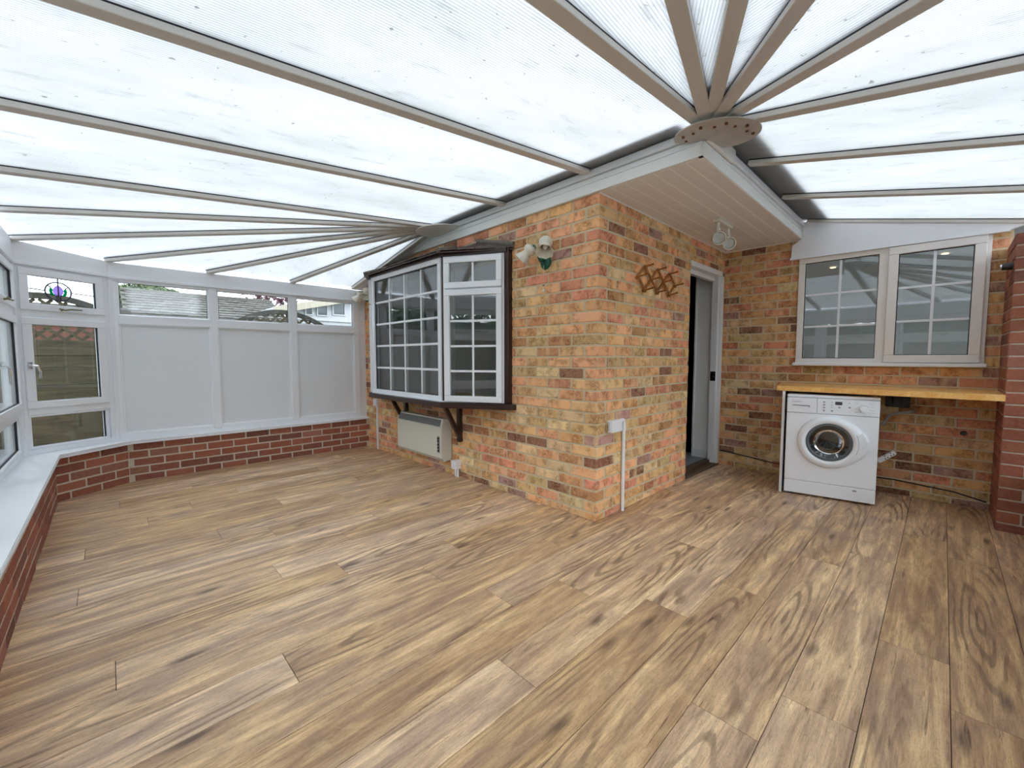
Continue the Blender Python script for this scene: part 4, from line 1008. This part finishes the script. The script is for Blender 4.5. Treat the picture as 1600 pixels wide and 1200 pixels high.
# neighbouring bungalow with a tiled roof
nb_ = empty('bungalow', (-.7, 12.5, -.12)); tag(nb_, 'bungalow with brown tiled roof seen over the end wall panels', 'house')
B().box(-1.25, 1.95, -1.4, 3, 0, 2.05).done('wall', 'ext_brick', nb_)
sl0, sl1 = Vector((0, -1.75, 2.02)), Vector((0, .5, 2.98)); ln = (sl1-sl0)
B().prism([(-1.4, sl0.y, sl0.z), (2.05, sl0.y, sl0.z), (2.05, sl1.y, sl1.z), (-1.4, sl1.y, sl1.z)], (0, .02, -.06)).done('roof_slope', 'rooftile', nb_)
bm = bmesh.new(); nr, nc = 12, 22
for r_ in range(nr):
    for c_ in range(nc):
        x0 = -1.4+3.45*(c_+(.5 if r_ % 2 else 0))/nc; x1 = min(2.05, x0+3.45/nc-.012); p0 = sl0+ln*(r_/nr); p1 = sl0+ln*((r_+1.2)/nr); j = rnd()*.02
        q = [bm.verts.new((x0, p0.y, p0.z+.035+j)), bm.verts.new((x1, p0.y, p0.z+.035+j)), bm.verts.new((x1, p1.y, p1.z+.005)), bm.verts.new((x0, p1.y, p1.z+.005))]
        w_ = [bm.verts.new((v.co.x, v.co.y+.004, v.co.z-.03)) for v in q[:2]]
        bm.faces.new(q); bm.faces.new((q[1], q[0], w_[0], w_[1]))
me = bpy.data.meshes.new('roof_tiles'); bm.to_mesh(me); bm.free(); tag(mesh_obj('roof_tiles', me, 'rooftile', nb_), kind='stuff')
B().tube([Vector((-1.4, .5, 2.99)), Vector((2.05, .5, 2.99))], .06, 8).done('ridge', 'rooftile', nb_)
B().box(-1.4, 2.05, -1.86, -1.74, 1.96, 2.06).done('gutter', 'dark', nb_)
# neighbouring white conservatory
nc_ = empty('neighbour_conservatory', (1.55, 8.6, -.12)); tag(nc_, 'white neighbouring conservatory seen through the right end pane', 'conservatory')
B().box(-1.0, 1.6, .0, .1, 0, .95).done('base_wall', 'ext_white', nc_)
for i in range(4):
    u0 = -1.0+.65*i; b = B(); bars(b, u0, u0+.65, .95, 2.12, .07, 0, .08, 0); b.box(u0, u0+.65, 0, .08, 1.72, 1.80); fr = b.done('window_frame', 'ext_white', nc_)
    B().box(u0+.07, u0+.58, .03, .05, 1.02, 2.05).done('pane', 'ext_glass', fr)
    b = B(); bars(b, u0+.12, u0+.53, 1.82, 2.05, .035, -.02, .03, 0); b.done('vent_sash', 'ext_white', fr)
B().prism([(-1.35, -.25, 2.20), (1.7, -.25, 2.95), (1.7, -.25, 3.10), (-1.35, -.25, 2.36)], (0, .06, 0)).done('barge_board', 'ext_cream', nc_)
B().prism([(-1.35, -.2, 2.30), (1.7, -.2, 3.06), (1.7, 2.5, 3.06), (-1.35, 2.5, 2.30)], (0, 0, .05)).done('roof_sheet', 'ext_white', nc_)
B().prism([(-1.0, 0, 2.12), (1.6, 0, 2.12), (1.6, 0, 2.97), (-1.0, 0, 2.34)], (0, .08, 0)).done('gable', 'ext_white', nc_)
for (u0, u1, z0, z1) in ((-.66, -.48, 2.24, 2.46), (-.40, -.14, 2.24, 2.54), (-.04, .28, 2.28, 2.60)):
    b = B(); bars(b, u0, u1, z0, z1, .03, -.03, .0, 0); fr = b.done('vent_window', 'ext_white', nc_); B().box(u0+.03, u1-.03, -.012, -.004, z0+.03, z1-.03).done('pane', 'ext_glass', fr)
B().box(-.9, 1.6, -.05, .0, 2.13, 2.19).done('ledge', 'ext_white', nc_)
boxo('corner_pier', (1.35, 1.75, -.3, .1, 0, 2.05), 'ext_brick', nc_)
# red brick outbuilding behind the trellis
ob = empty('outbuilding', (-3.2, 7.6, -.12)); tag(ob, 'red brick outbuilding behind the trellis fence', 'building')
B().box(-1.6, 1.0, 0, 2, 0, 1.86).done('wall', 'ext_brick', ob); B().box(-1.7, 1.1, -.1, 2.1, 1.86, 2.06).done('roof', 'rooftile', ob)
def shrub(name, loc, label, n, rx, rz_, mat, size, th):
    t = empty(name, loc); tag(t, label, 'shrub' if 'shrub' in name else 'tree')
    B().tube([Vector((0, 0, 0)), Vector((.05, 0, th*.6)), Vector((0, .05, th))], .07, 8).done('trunk', 'bark', t)
    def f():
        while True:
            p = Vector((rnd()*2-1, rnd()*2-1, rnd()*2-1))
            if .35 < p.length < 1: return Vector((p.x*rx, p.y*rx*.7, th+p.z*rz_))
    leaves('foliage', n, f, mat, size, t); return t
shrub('green_shrub', (-1.35, 17.0, -.12), 'round bright green shrub showing above the bungalow ridge', 6000, 1.15, .55, 'leaf', .075, 3.15)
shrub('purple_tree', (1.95, 15.6, -.12), 'purple-leaved tree rising behind the right end of the bungalow roof', 420, .95, .75, 'purple', .10, 3.15)
